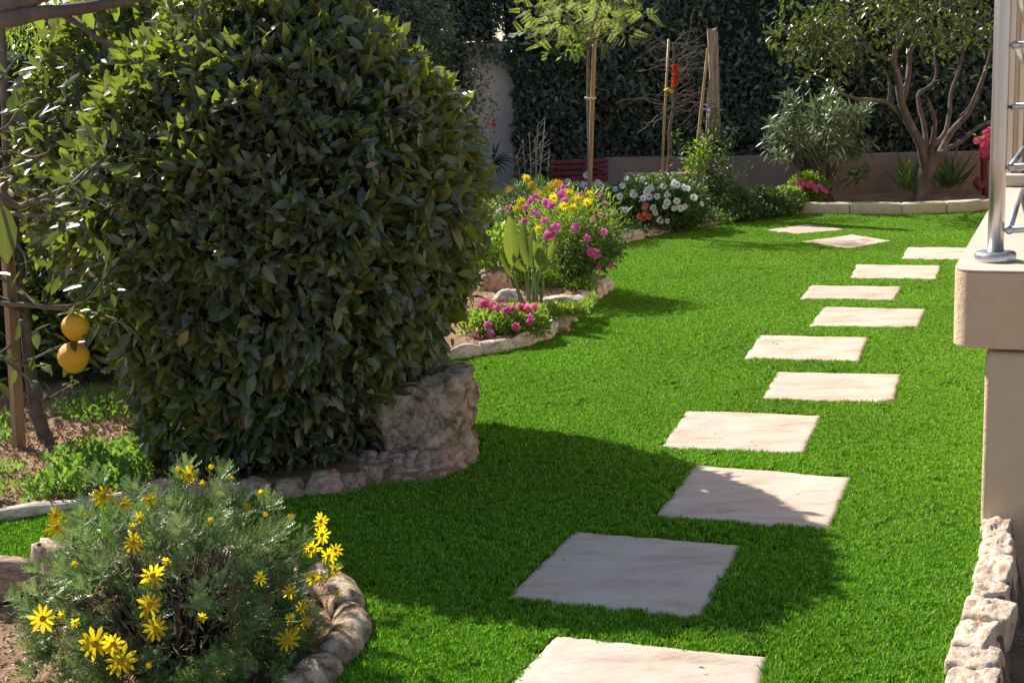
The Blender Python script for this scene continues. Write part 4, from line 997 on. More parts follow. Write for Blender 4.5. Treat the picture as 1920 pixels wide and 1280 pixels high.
# trees beyond the wall and outside the frame, so the garden goes on
for x, y, z, r1, s_ in ((-7.0, 12.0, 2.0, 1.6, 3), (9.5, 18.5, 3, 2.5, 5), (3, 20.5, 3.2, 2.6, 6), (-3, 20.5, 3.2, 2.6, 7)):
    t = thing('tree', (x, y, 0), {3: 'green tree behind the left hedge', 5: 'tree beyond the far right corner of the garden', 6: 'tree beyond the far hedge', 7: 'tree beyond the far left of the garden'}[s_], 'tree')
    P, out = ell_points(9000, (x, y, z), (r1, r1 * .8, r1 * .75), .2, .5, .15, s_); n = len(P)
    foliage(t, P, out * .5 + rnd3(n) * .6, out * .6 + UP * .5 + rnd3(n) * .5, .12 * RNG.uniform(.6, 1.2, n), LEAF_S, M['darkbush'], part='crown')
    ell_core(t, (x, y, z), (r1, r1 * .8, r1 * .75), M['core'], .7); mb = MB(); branch(mb, [(x, y, 0), (x, y, z)], .12, .08, 9); mb.build('trunk', M['bark'], t)

# ------------------------------------------------------------------ greenery at the left behind the stake
bush('shrub', (-3.05, 7.3, .45), (.95, .6, .75), 'low sunlit green shrub behind the wooden stake', 'shrub', M['left'], 8000, .055, seed=21)
bush('shrub', (-2.2, 7.2, .40), (.50, .45, .55), 'bright-leaved shrub in the gap left of the clipped bush', 'shrub', M['left'], 6500, .055, LEAF_S, seed=22)
bush('shrub', (-2.75, 7.7, 1.35), (.6, .5, .85), 'tall airy shrub with pale sunlit leaves above the lemon branches', 'shrub', M['fresh'], 6000, .06, LEAF_N, .3, seed=23, core=.5)
def cover(name, poly, n, label, mat, size=.03, z=.03, hgt=.05, tpl=LEAF_S, cat='ground cover', patch=0.0, up=.9):
    poly = np.array([[p[0], p[1]] for p in poly]); lo, hi = poly.min(0), poly.max(0)
    P = RNG.uniform(lo, hi, (n * 2, 2)); P = P[inside(P, poly)][:n]
    P3 = np.concatenate([P, np.zeros((len(P), 1))], 1)
    if patch: ok = wob(P3, 4, 7) > patch - .6 + .3 * RNG.normal(size=len(P3)); P3 = P3[ok]
    k = len(P3); P3[:, 2] = z + RNG.uniform(0, 1, k) * hgt * (1 + .6 * wob(P3, 5, 9))
    o = MB().scatter(tpl, P3, frames(rnd3(k) * .7 + UP * up, rnd3(k) + UP * .6), size * RNG.uniform(.6, 1.3, k), RNG.uniform(0, 1, k)).build(name, mat)
    return tag(o, label, cat, kind='stuff')
cover('weeds', [gp(40, 965), gp(130, 880), gp(270, 840), gp(290, 925), gp(180, 945)], 2800, 'bright green weeds on the soil between the daisies and the clipped bush', M['weed'], .034, .03, .07)
cover('weeds', [gp(90, 800), gp(170, 745), gp(260, 750), gp(280, 800), gp(180, 815)], 1300, 'thin patch of weeds behind the lemon tree trunk', M['weed'], .03, .03, .06, patch=.3)
cover('weeds', [gp(-60, 830), gp(20, 790), gp(24, 845), gp(-60, 870)], 500, 'tuft of weeds left of the wooden stake', M['weed'], .03, .03, .05)
cover('weeds', [gp(-40, 960), gp(-40, 880), gp(60, 900), gp(40, 950)], 500, 'sparse weeds on the soil at the far left edge', M['weed'], .028, .03, .05, patch=.5)
cover('leaf_litter', [(-3.4, 4.9), (-1.5, 4.9), (-1.3, 5.4), (-1.6, 6.6), (-4, 6.8)], 12000, 'dry leaves and chips scattered on the orange soil at the left', M['litter'], .028, .03, .012, LEAF_S, 'leaf litter', up=.05)
cover('leaf_litter', [(-1.9, 2.6), (-.7, 2.8), (-.5, 3.4), (-.7, 3.95), (-1.7, 3.98)], 2500, 'dry leaf litter on the soil inside the daisy bed', M['litter'], .024, -.02, .015, LEAF_S, 'leaf litter', up=.05)
cover('leaf_litter', [gp(870, 668), gp(960, 655), gp(1050, 610), gp(1120, 555), gp(1000, 520), gp(870, 560)], 2600, 'dry leaves between the plants of the middle bed', M['litter'], .035, .10, .02, LEAF_S, 'leaf litter', up=.05)
cover('ground_cover', [gp(1010, 600, .1), gp(1100, 592, .1), gp(1120, 560, .1), gp(1060, 580, .1), gp(990, 590, .1)], 2600, 'yellowish creeping plants between the rocks right of the paddle plant', M['fresh'], .03, .09, .05)
cover('ground_cover', [gp(940, 540, .1), gp(1120, 550, .1), gp(1110, 515, .1), gp(1000, 505, .1)], 5200, 'low green plants under the flowering shrub', M['fresh'], .035, .10, .10, patch=.2)
cover('ground_cover', [gp(1150, 450, .05), gp(1500, 400, .05), gp(1480, 380, .05), gp(1300, 385, .05), gp(1130, 410, .05)], 8000, 'mixed low green plants behind the rough rock border', M['darkbush'], .045, .04, .12)
rg = np.random.default_rng(8); q = rg.uniform((-.3, 2.8), (2.6, 9.5), (90, 2)); q = q[inside(q, lawn_poly)]; n = len(q)
q3 = np.concatenate([q, np.full((n, 1), .028)], 1)
tag(MB().scatter(LEAF_S, q3, frames(rnd3(n) * [1, 1, .15], rnd3(n) * .3 + UP), .026 * RNG.uniform(.5, 1.2, n), RNG.uniform(0, 1, n)).build('fallen_leaves', M['dry']), 'few small dry leaves fallen on the grass and pavers', 'fallen leaves', kind='stuff')
cover('weeds', [(1.75, 3.9), (1.5, 3.4), (1.6, 3.1), (2.2, 3.2), (2.3, 3.9)], 420, 'weeds in the sunken strip under the terrace wall', M['weed'], .04, -.24, .06)

# ------------------------------------------------------------------ middle bed plants
# paddle-leaved plant (bird of paradise)
pp0 = gp(1000, 578, .10); Yp = pp0.y
t = thing('paddle_plant', pp0, 'plant with broad upright green paddle leaves on pale stalks in the middle bed', 'plant')
stalks = MB()
PAD = leaf_tpl(.46, .16, .06, ((.12, .55), (.35, .95), (.6, 1.0), (.82, .66)), .02)
for (bx, by), (mx_, my), (tx, ty), w_ in (((985, 578), (960, 500), (955, 408), 1.0), ((992, 578), (985, 508), (950, 470), .95), ((1000, 578), (998, 505), (1000, 430), .8), ((1006, 578), (1012, 500), (1002, 452), 1.1), ((1012, 578), (1018, 512), (1038, 452), .7), ((978, 576), (962, 520), (935, 475), .7), ((996, 578), (990, 500), (975, 420), .7), ((1003, 578), (1008, 505), (1016, 455), 1.1)):
    dy = random.uniform(-.12, .12); B = at(bx, by, Yp + random.uniform(-.03, .03)); Mx = at(mx_, my, Yp + dy * .5); Tp = at(tx, ty, Yp + dy)
    V, T, Q = tube(smooth_path([B, (B + Mx) / 2 + Vector((random.uniform(-.01, .01), 0, 0)), Mx], 4), lin(.012, .006, 9), 7); stalks.add(V, T, Q)
    d = np.array(Tp - Mx); tp = leaf_tpl(.31 * w_, .30, random.uniform(-.05, .3), ((.1, .5), (.3, .92), (.55, 1.0), (.8, .7)), .015)
    me = MB().add(tp[0], tp[1], tp[2], 0, tp[3]).mesh('leaf', M['paddle']); o = bpy.data.objects.new('leaf', me); C.objects.link(o); o.parent = t
    Fm = frames(d[None], np.array([[random.uniform(-1.1, .8), -1.0, .25]]))[0]; L_ = float(np.linalg.norm(d)) * 1.05
    o.rotation_euler = Matrix([list(Fm[i_]) for i_ in range(3)]).to_euler(); o.scale = (L_, L_, L_); o.location = Mx - wloc(t)
stalks.build('stalks', M['stem'], t)

Z4 = lambda u, v: (820 + u / 3, 300 + v / 3)
def flowers_on(t, kind, pts, c, r, s_, grow=1.04):
    for q in pts:
        p = on_ell(q[0], q[1], c, tuple(k_ * grow for k_ in r)); flower(t, kind, p, s_ * random.uniform(.8, 1.15), (p - Vector(c)).normalized() * .5 + Vector((.1, -.9, .2)))
sc = tuple(at(1065, 440, 9.0)); sr = (.36, .34, .30)
t = bush('flowering_shrub', sc, sr, 'yellow-green leafy shrub with magenta and yellow flowers on a bare stem', 'flowering shrub', M['fresh'], 4600, .055, LEAF_N, .30, zmin=.24, core=0, stems=16, lump=.28, seed=31, bark='stake')
flowers_on(t, 'magenta', [Z4(*q) for q in ((535, 225), (610, 243), (690, 190), (700, 160), (500, 268), (490, 345), (600, 340), (645, 410), (625, 425), (875, 518), (905, 600), (970, 585), (665, 375), (935, 410), (700, 205), (520, 240), (890, 530), (860, 515), (560, 205), (640, 260), (720, 230), (550, 300), (780, 380), (840, 440), (720, 180))], sc, sr, .036)
flowers_on(t, 'pale', [Z4(*q) for q in ((815, 190), (410, 262), (920, 190), (950, 245), (800, 200), (905, 215), (915, 310), (930, 400), (395, 275), (870, 330))], sc, sr, .026)
flowers_on(t, 'yellow', [Z4(*q) for q in ((590, 197), (655, 150), (672, 127), (475, 237), (655, 215), (765, 270), (450, 280), (740, 190), (690, 130), (570, 390), (860, 190), (620, 165), (560, 180), (710, 260), (840, 240), (790, 225))], sc, sr, .036)
P, out = ell_points(1900, (sc[0] + .14, sc[1] - .03, .36), (.25, .22, .17), .3, .16, .2, 5)
foliage(t, P, out * .5 + rnd3(len(P)) * .6, rnd3(len(P)) * .6 + UP, .045 * RNG.uniform(.6, 1.2, len(P)), LEAF_S, M['darkbush'], part='lower_foliage')
yc = tuple(at(990, 400, 9.6)); yr = (.24, .2, .26)
t = bush('yellow_daisy_clump', yc, yr, 'loose clump of yellow daisies left of the magenta flowering shrub', 'flowers', M['darkbush'], 2600, .05, LEAF_N, .3, zmin=.1, core=0, stems=14, seed=33)
flowers_on(t, 'yellow', [Z4(*q) for q in ((497, 103), (533, 145), (403, 167), (342, 418), (505, 112))], yc, yr, .036, 1.1)
yc2 = tuple(at(935, 470, 8.9)); t = bush('low_shrub', (yc2[0], yc2[1], .25), (.2, .2, .28), 'yellow-green low shrub between the clipped bush and the paddle plant', 'shrub', M['fresh'], 2500, .045, LEAF_S, .25, zmin=.06, core=0, seed=35)

mc = tuple(gp(945, 630, .06)); mr_ = (.26, .20, .12)
t = bush('magenta_flowers', (mc[0], mc[1] + .08, .10), mr_, 'low mound of magenta flowers inside the curved border in front of the rocks', 'flowers', M['fresh'], 5200, .036, LEAF_S, .3, zmin=.05, core=0, stems=6, seed=36)
Z7 = lambda u, v: (840 + u / 5.82, 480 + v / 5.82)
flowers_on(t, 'pink', [Z7(*q) for q in ((430, 530), (520, 580), (860, 580), (935, 560), (740, 770), (700, 585), (390, 520), (470, 545))], (mc[0], mc[1] + .08, .10), mr_, .032, 1.05)
flowers_on(t, 'magenta', [Z7(*q) for q in ((630, 600), (790, 560), (890, 670), (890, 720), (430, 750), (470, 860), (305, 860), (345, 970), (105, 1000), (660, 590), (830, 560), (600, 540))], (mc[0], mc[1] + .08, .10), mr_, .030, 1.05)

# plants in the part of the bed that the clipped bush hides from the camera
for k, (x, y, r1, h1, lab) in enumerate(((-.95, 7.9, .42, .32, 'green mound in the bed just behind the clipped bush'), (-.75, 9.3, .5, .4, 'leafy bush in the bed left of the flowering shrub'), (-.35, 10.9, .5, .35, 'dark bush in front of the fan palm'), (.35, 12.2, .35, .3, 'small bush in the shade left of the bench'), (-2.0, 10.2, .6, .5, 'rounded bush in the back bed behind the clipped bush'))):
    bush('shrub', (x, y, h1 * .6), (r1, r1 * .9, h1), lab, 'shrub', M['darkbush' if k % 2 else 'left'], 3000, .055, LEAF_S, .2, core=.6, seed=70 + k)

# ------------------------------------------------------------------ far border
wc = tuple(at(1228, 388, 12.35)); wr = (.50, .35, .25)
t = bush('white_daisy_bush', (wc[0], wc[1], .25), (wr[0], wr[1], .28), 'dark green bush dotted with white daisies behind the rough rocks', 'flowering bush', M['darkbush'], 9000, .045, LEAF_S, .2, core=.6, seed=41)
flowers_on(t, 'white', [Z4(*q) for q in ((1041, 145), (1027, 205), (1105, 195), (1158, 215), (1193, 207), (1236, 205), (1347, 232), (1293, 237), (1282, 260), (1215, 270), (1228, 298), (1333, 272), (1368, 270), (1393, 262), (1487, 247), (1443, 210), (1252, 340), (1293, 343), (1185, 168), (1333, 130), (1388, 155), (1000, 165), (992, 285), (1057, 280), (1290, 195), (1155, 105), (1410, 160), (1175, 180), (1350, 140), (1065, 103), (1270, 150), (1100, 185), (1200, 160))], (wc[0], wc[1], .25), (wr[0], wr[1], .28), .036, 1.06)
flowers_on(t, 'orange', [Z4(*q) for q in ((1140, 315), (1185, 318), (1165, 300), (1170, 262), (1155, 330))], (wc[0], wc[1], .25), (wr[0], wr[1], .28), .034, 1.1)
w2 = tuple(at(1108, 352, 12.9)); t = bush('white_daisy_clump', (w2[0], w2[1], .24), (.25, .2, .2), 'small clump of white daisies around the foot of the tree stake', 'flowers', M['darkbush'], 2000, .04, LEAF_S, .2, core=0, seed=42)
flowers_on(t, 'white', [Z4(*q) for q in ((815, 143), (835, 146), (825, 138), (900, 137), (920, 142), (905, 132), (840, 85), (735, 120), (890, 138))], (w2[0], w2[1], .24), (.25, .2, .2), .038, 1.2)
for k, (px, py, rx, rz_, lab, mt_) in enumerate(((1385, 378, .22, .14, 'small dark green bush right of the white daisies', 'darkbush'), (1430, 382, .26, .13, 'rounded green ground bush below the oleander', 'darkbush'), (1475, 390, .17, .10, 'little bright green bush at the left end of the cream kerb', 'fresh'))):
    p = at(px, py, 12.9 + .2 * k); t = bush('low_bush', (p.x, p.y, .12), (rx, .2, rz_ + .06), lab, 'shrub', M[mt_], 3200, .04, LEAF_S, .2, core=.6, seed=50 + k)
gc = at(1515, 368, 13.6); gc = (gc.x, gc.y, .22); t = bush('pink_geranium', gc, (.2, .18, .17), 'pink and red flowers on pale green leaves behind the left end of the cream kerb', 'flowers', M['fresh'], 2200, .045, LEAF_S, .2, core=.5, seed=55)
flowers_on(t, 'pink', [(1498, 341), (1507, 345), (1515, 348), (1525, 350), (1535, 349), (1545, 357), (1503, 350), (1520, 344)], gc, (.2, .18, .17), .034, 1.15)
flowers_on(t, 'magenta', [(1540, 352), (1530, 357), (1500, 362), (1550, 360)], gc, (.2, .18, .17), .028, 1.15)
# oleander
oc = at(1545, 262, 13.9)
t = thing('oleander', (oc.x, oc.y, 0), 'oleander with long grey-green leaves between the climbing plant and the citrus tree', 'shrub')
tips = []; mb = MB()
for k in range(46):
    px, py = random.uniform(1435, 1655), random.uniform(180, 330)
    if k < 6: px, py = (1560, 1450, 1580, 1480, 1620, 1600)[k], (170, 230, 200, 225, 215, 235)[k]
    if ((px - 1545) / 115) ** 2 + ((py - 265) / 90) ** 2 > 1.15: px = 1545 + (px - 1545) * .7; py = 265 + (py - 265) * .7
    e = at(px, py, 13.9 + random.uniform(-.35, .35)); b = Vector((oc.x + random.uniform(-.12, .12), oc.y + random.uniform(-.1, .1), .05)); tips.append(e)
    pth = branch(mb, [b, b * .5 + e * .5 + Vector((0, 0, .05)), e], .009, .004, 5); tips += pth[-3:-1]
mb.build('stems', M['twig'], t)
tips = np.array([list(q) for q in tips]); n = 3400; idx = RNG.integers(0, len(tips), n); dr = unit(rnd3(n)) + UP * .35
P = tips[idx] + rnd3(n) * .025
foliage(t, P, dr, UP + rnd3(n) * .5, .125 * RNG.uniform(.6, 1.25, n), leaf_tpl(.19, .1, .12, ((.5, 1.0),)), M['oleander'])

# wooden post of split boards, with a climbing plant
Yw = 13.2
A = at(1322, 352, Yw)
t = thing('wooden_post', (A.x, A.y, 0), 'tall weathered wooden post made of split boards bound together', 'post')
def board(nm, p0, p1, w0, w1, dpt, mat):
    p0, p1 = Vector(p0), Vector(p1); V = []; n = 10; rg = random.Random(nm + str(p0.x))
    for i_ in range(n + 1):
        q = p0.lerp(p1, i_ / n); w = w0 + (w1 - w0) * i_ / n
        for a, b in ((-1, -1), (-.4, -1.15), (.4, -1.1), (1, -1), (1, 1), (-1, 1)): V.append((q.x + a * w / 2 * (1 + .08 * rg.uniform(-1, 1)), q.y + b * dpt / 2 + .003 * rg.uniform(-1, 1), q.z + (rg.uniform(-.02, .02) if i_ == n else 0)))
    k_ = 6; Q = [(i_ * k_ + j, i_ * k_ + (j + 1) % k_, (i_ + 1) * k_ + (j + 1) % k_, (i_ + 1) * k_ + j) for i_ in range(n) for j in range(k_)]
    V.append(tuple(p1)); T = [(n * k_ + j, n * k_ + (j + 1) % k_, len(V) - 1) for j in range(k_)]
    return MB().add(V, T, Q).build(nm, mat, t, smooth=False)
board('board', at(1342, 262, Yw), at(1335, 55, Yw), .068, .088, .06, M['wood'])
board('board', at(1344, 240, Yw + .05), at(1338, 64, Yw + .05), .07, .08, .03, M['wood'])
board('board', at(1309, 262, Yw - .03), at(1327, 90, Yw - .03), .03, .02, .03, M['stake'])
board('board', at(1324, 372, Yw - .05), at(1333, 150, Yw - .045), .062, .050, .03, M['wood'])
V, T, Q = tube([at(1318, 205, Yw - .08), at(1335, 208, Yw - .09), at(1356, 206, Yw - .04)], .008, 6); MB().add(V, T, Q).build('wire_tie', M['greybark'], t)
cc = at(1335, 300, 13.15); t = thing('climbing_plant', (cc.x, cc.y, 0), 'climbing plant with small lilac flowers twining up the wooden post', 'climbing plant')
tips = []; mb = MB()
for k in range(26):
    e = at(random.gauss(1335, 24), random.uniform(245, 370), 13.12 + random.uniform(-.12, .12)); b = Vector((cc.x + random.uniform(-.06, .06), cc.y, 0)); pth = branch(mb, [b, b * .4 + e * .6 + Vector((random.uniform(-.06, .06), 0, 0)), e], .005, .002, 4); tips += pth[3:]
mb.build('stems', M['twig'], t, kind='stuff')
tips += [at(1335 + random.gauss(0, 10), random.uniform(195, 260), 13.1) for _ in range(10)]
P, D, Nr, S = leaf_clumps(tips, 1700, .035, .05); foliage(t, P, D, Nr, S, LEAF_S, M['darkbush'])
P, D, Nr, S = leaf_clumps([at(x, y, 13.0) for x, y in ((1305, 290), (1296, 310), (1310, 300), (1320, 275))], 260, .05, .06); foliage(t, P, D, Nr, S, LEAF_S, M['fresh'], part='young_leaves')
for q in ((1328, 205), (1325, 198), (1310, 247), (1316, 258), (1322, 262), (1364, 240), (1359, 248), (1343, 318), (1350, 325), (1338, 311), (1330, 208), (1318, 252)): flower(t, 'lilac', at(*q, 12.98), .022)

# feathery young tree tied to a stake
Ys = 12.55
t = thing('tree_stake', at(1106, 348, Ys), 'straight round timber stake supporting the feathery young tree', 'stake')
P = [at(1107, 372, Ys), at(1106, 345, Ys), at(1109, 250, Ys), at(1111, 180, Ys), at(1114, 84, Ys)]
V, T, Q = tube(smooth_path(P, 4), .022, 10, .05); MB().add(V, T, Q).build('post', M['stake'], t)
V, T, Q = tube([at(1096, 184, Ys - .05), at(1106, 186, Ys - .06), at(1117, 184, Ys - .02)], .012, 8); MB().add(V, T, Q).build('tie', M['tie'], t)
base = at(1103, 372, Ys + .06); t = thing('feathery_tree', (base.x, base.y, 0), 'young tree with fine feathery yellow-green leaves on a thin staked trunk', 'tree')
mb = MB(); tips = []
tr = [at(x, y, Ys + .07) for x, y in ((1104, 372), (1104, 260), (1103, 200), (1103, 130), (1104, 95), (1108, 60), (1118, 30), (1125, 0), (1130, -50))]
branch(mb, tr, .016, .010, 8)
fork = at(1105, 88, Ys + .07)
for q in ([(1088, 66), (1070, 40), (1062, 10), (1060, -40)], [(1080, 72), (1040, 76), (1000, 68), (985, 62)], [(1095, 50), (1092, 20), (1086, -20)], [(1125, 66), (1150, 40), (1165, 10), (1175, -30)], [(1130, 70), (1160, 56), (1195, 38), (1210, 20)], [(1112, 40), (1124, 10), (1130, -40)], [(1078, 62), (1045, 45), (1015, 30), (1000, 10)], [(1118, 60), (1140, 20), (1150, -30)], [(1075, 50), (1035, 10), (1010, -30)]):
    dd = random.uniform(-.4, .4); pth = branch(mb, [fork] + [at(x, y, Ys + .07 + dd * (i_ + 1) / 4) for i_, (x, y) in enumerate(q)], .009, .003, 5); tips += pth[5:]
mb.build('trunk', M['twig'], t)
# pinnate leaf made of fine leaflets
mbl = MB()
for j in range(9):
    for sg in (-1, 1):
        d = np.array([sg * 1.0, .55, .1]); mbl.scatter(LEAF_N, np.array([[0, .08 + .10 * j, 0]]), frames(d[None], UP[None]), np.array([.30 - .015 * j]), np.array([0.]))
pv = np.concatenate(mbl.V); ptl = (pv, np.concatenate(mbl.T), np.zeros((0, 4), int), np.zeros(len(pv)))
P, D, Nr, S = leaf_clumps(tips, 340, .08, .14, up=.15); foliage(t, P, D, Nr, S, ptl, M['mimosa'], part='crown')
P, D, Nr, S = leaf_clumps([at(x, y, Ys) for x, y in ((1085, 90), (1070, 96), (1090, 80))], 60, .04, .07); foliage(t, P, D, Nr, S, LEAF_S, M['fresh'], part='side_shoots')

# bare sapling tied to a cane
Yc = 13.9
t = thing('cane', at(1243, 320, Yc), 'thin yellow bamboo cane with a yellow tie beside the bare sapling', 'cane')
V, T, Q = tube([at(1241, 330, Yc), at(1247, 200, Yc), at(1254, 74, Yc)], .013, 8); MB().add(V, T, Q).build('cane_rod', M['cane'], t)
V, T, Q = tube([at(1246, 172, Yc - .04), at(1253, 168, Yc - .05), at(1260, 174, Yc - .03)], .02, 8); MB().add(V, T, Q).build('tie', M['ytie'], t)
t = thing('bare_sapling', at(1253, 320, Yc), 'leafless grey sapling with thin tangled twigs and red blossom', 'sapling'); mb = MB()
tr = [at(x, y, Yc + .03) for x, y in ((1252, 335), (1256, 290), (1256, 240), (1263, 200), (1261, 160), (1264, 110), (1262, 80))]
branch(mb, tr, .024, .012, 7); TRN = smooth_path(tr, 6)
for k in range(46):
    s0 = TRN[random.randrange(len(TRN) // 2 - 4, len(TRN))]; sg = 1 if random.random() < .62 else -1; L_ = random.uniform(.12, .36)
    e = s0 + Vector((sg * L_, random.uniform(-.2, .2), random.uniform(-.06, .22))); m_ = (s0 + e) / 2 + Vector((0, 0, random.uniform(-.05, .08)))
    pth = branch(mb, [s0, m_ + Vector((random.gauss(0, .03), 0, random.gauss(0, .03))), e + Vector((random.gauss(0, .04), 0, random.gauss(0, .05))), e + Vector((sg * .07, 0, random.uniform(-.10, .08)))], .0038, .0015, 4)
    for _ in range(4):
        b = random.choice(pth); d = Vector((random.uniform(-.13, .16), random.uniform(-.05, .05), random.uniform(-.10, .12))); V, T, Q = tube([b, b + d * .5 + Vector((0, 0, .01)), b + d], .002, 4); mb.add(V, T, Q)
for q in ([(1262, 200), (1235, 215), (1215, 235), (1195, 250)], [(1225, 240), (1228, 230), (1233, 225)]): branch(mb, [at(x, y, Yc) for x, y in q], .006, .003, 4)
mb.build('trunk', M['twig'], t)
for q in ((1263, 127), (1267, 131), (1266, 140), (1264, 150), (1265, 158), (1268, 125)): flower(t, 'red', at(*q, Yc - .08), .040, (0, -1, .2))

# ------------------------------------------------------------------ citrus tree behind the kerb
Yt = 13.85
b0 = at(1728, 382, Yt); t = thing('citrus_tree', (b0.x, b0.y, 0), 'old multi-stemmed citrus tree leaning from the kerbed bed at the right', 'tree'); mb = MB(); tips = []
def tr_(pts, r0, r1, dd=0.0, k=8):
    n_ = len(pts); P_ = branch(mb, [at(x, y, Yt + dd * i_ / max(1, n_ - 1)) for i_, (x, y) in enumerate(pts)], r0, r1, k, .1); tips.extend(P_[int(len(P_) * .6):]); return P_
tr_([(1727, 392), (1729, 360), (1733, 330), (1745, 308), (1762, 290)], .092, .07, 0, 12)
tr_([(1736, 325), (1733, 300), (1726, 269), (1703, 228), (1689, 188), (1684, 144), (1676, 114), (1686, 74), (1713, 30), (1716, -20)], .058, .016, -.3, 9)
tr_([(1691, 195), (1703, 144), (1706, 100), (1719, 67), (1721, 0)], .035, .014, .3)
tr_([(1737, 300), (1736, 270), (1733, 235), (1724, 202), (1723, 175), (1746, 161), (1756, 134), (1753, 94), (1783, 74)], .034, .009, .5)
tr_([(1742, 300), (1746, 279), (1753, 235), (1748, 208), (1738, 183)], .034, .014, -.4)
tr_([(1740, 292), (1746, 276), (1770, 252), (1780, 215), (1783, 175), (1797, 134), (1807, 84), (1812, 20)], .030, .010, .2)
tr_([(1742, 318), (1760, 292), (1783, 249), (1813, 215), (1830, 181), (1847, 134), (1860, 90)], .050, .014, .4, 9)
tr_([(1762, 290), (1777, 279), (1803, 265), (1834, 239), (1870, 225)], .035, .014, .5)
tr_([(1700, 228), (1666, 195), (1635, 188), (1588, 181), (1548, 148), (1511, 138)], .028, .007, -.5)
tr_([(1666, 193), (1669, 158), (1659, 133)], .02, .012, -.1, 6)
tr_([(1676, 114), (1639, 101), (1612, 81), (1582, 91), (1578, 120)], .022, .007, -.5, 6)
tr_([(1640, 100), (1605, 60), (1570, 40), (1530, 55)], .016, .006, -.4, 6)
tr_([(1686, 74), (1650, 40), (1610, 20), (1560, 10)], .016, .006, .2, 6)
tr_([(1588, 91), (1575, 60), (1545, 45), (1500, 60)], .012, .005, -.3, 6)
tr_([(1800, 218), (1818, 200), (1832, 170)], .012, .006, -.3, 5)
mb.build('trunk', M['bark'], t)
cl = [at(random.gauss(1515, 38), random.gauss(75, 30), Yt - .5 + random.uniform(-.3, .3)) for _ in range(46)] + [at(random.uniform(1560, 1860), random.uniform(-90, 85), Yt + random.uniform(-.7, .5)) for _ in range(150)] + [at(random.gauss(1560, 30), random.gauss(90, 25), Yt - .4) for _ in range(14)]
P, D, Nr, S = leaf_clumps(cl, 3000, .07, .085, up=.1, droop=.25); foliage(t, P, D, Nr, S, LEAF, M['citrus'], 160, np.tile([0, -1.0, 0], (3000, 1)))
P, D, Nr, S = leaf_clumps([q for q in tips if q.z > 1.2], 350, .08, .08); foliage(t, P, D, Nr, S, LEAF, M['citrus'], part='scattered_leaves')
# sword-leaved plants at its foot
for k, (x, y, lab) in enumerate(((1700, 372, 'strappy green plant to the left of the citrus trunk'), (1775, 378, 'strappy dark plant to the right of the citrus trunk'))):
    c0 = at(x, y, 14.05 + .05 * k); t = thing('strap_plant', (c0.x, c0.y, .1), lab, 'plant'); n = 34
    P = np.tile([c0.x, c0.y, .1], (n, 1)) + RNG.normal(size=(n, 3)) * [.05, .05, 0]; D = rnd3(n) * [.5, .5, .1] + UP
    foliage(t, P, D, rnd3(n), .42 * RNG.uniform(.6, 1.2, n), leaf_tpl(.075, .1, .25, ((.3, 1.0), (.65, .8))), M['weed' if k == 0 else 'darkbush'])
    if k == 0:
        for a, b in (((1722, 368), (1698, 325)), ((1708, 325), (1696, 298)), ((1690, 372), (1672, 345))):
            A, B = np.array(at(*a, 13.95)), np.array(at(*b, 13.9)); to_objs(t, 'leaf', [leaf_tpl(.10, .1, .1, ((.3, 1.0), (.65, .8)))], M['fresh'], [A], frames((B - A)[None], np.array([[-.7, -.6, .4]])), [float(np.linalg.norm(B - A))])

# red pump ornament with bougainvillea blooms
Yr = 13.9; c0 = at(1848, 372, Yr); t = thing('red_pump', (c0.x, c0.y, .1), 'red painted hand pump ornament against the low wall beside the steel post', 'garden ornament')
V, T, Q = tube([at(1848, 384, Yr), at(1848, 350, Yr), at(1845, 345, Yr), at(1845, 300, Yr), at(1846, 296, Yr), at(1846, 276, Yr)], [.06, .035, .034, .034, .05, .045], 14); MB().add(V, T, Q).build('body', M['redpaint'], t)
V, T, Q = tube(smooth_path([at(1845, 345, Yr - .02), at(1836, 352, Yr - .06), at(1830, 345, Yr - .09), at(1832, 332, Yr - .1)]), .03, 10); MB().add(V, T, Q).build('spout', M['redpaint'], t)
V, T, Q = tube(smooth_path([at(1846, 300, Yr), at(1858, 300, Yr), at(1862, 330, Yr), at(1860, 352, Yr)]), .014, 8); MB().add(V, T, Q).build('handle', M['redpaint'], t)
t = thing('pink_blossom', at(1848, 262, Yr - .1), 'bright pink blossom hanging over the top of the red pump', 'flowers'); 
for q in ((1850, 250), (1857, 246), (1853, 256), (1845, 262), (1832, 264), (1838, 264), (1842, 284), (1847, 282), (1860, 255), (1856, 268), (1846, 272), (1843, 290)): flower(t, 'pink', at(*q, Yr - .12), .05, (-.2, -1, .3))
P, D, Nr, S = leaf_clumps([at(1845, 258, Yr - .1), at(1855, 262, Yr - .08)], 40, .05, .06); foliage(t, P, D, Nr, S, LEAF_S, M['fresh'])
V, T, Q = tube(smooth_path([at(1846, 276, Yr), at(1850, 265, Yr - .1), at(1848, 255, Yr - .1)]), .006, 5); MB().add(V, T, Q).build('stem', M['twig'], t)

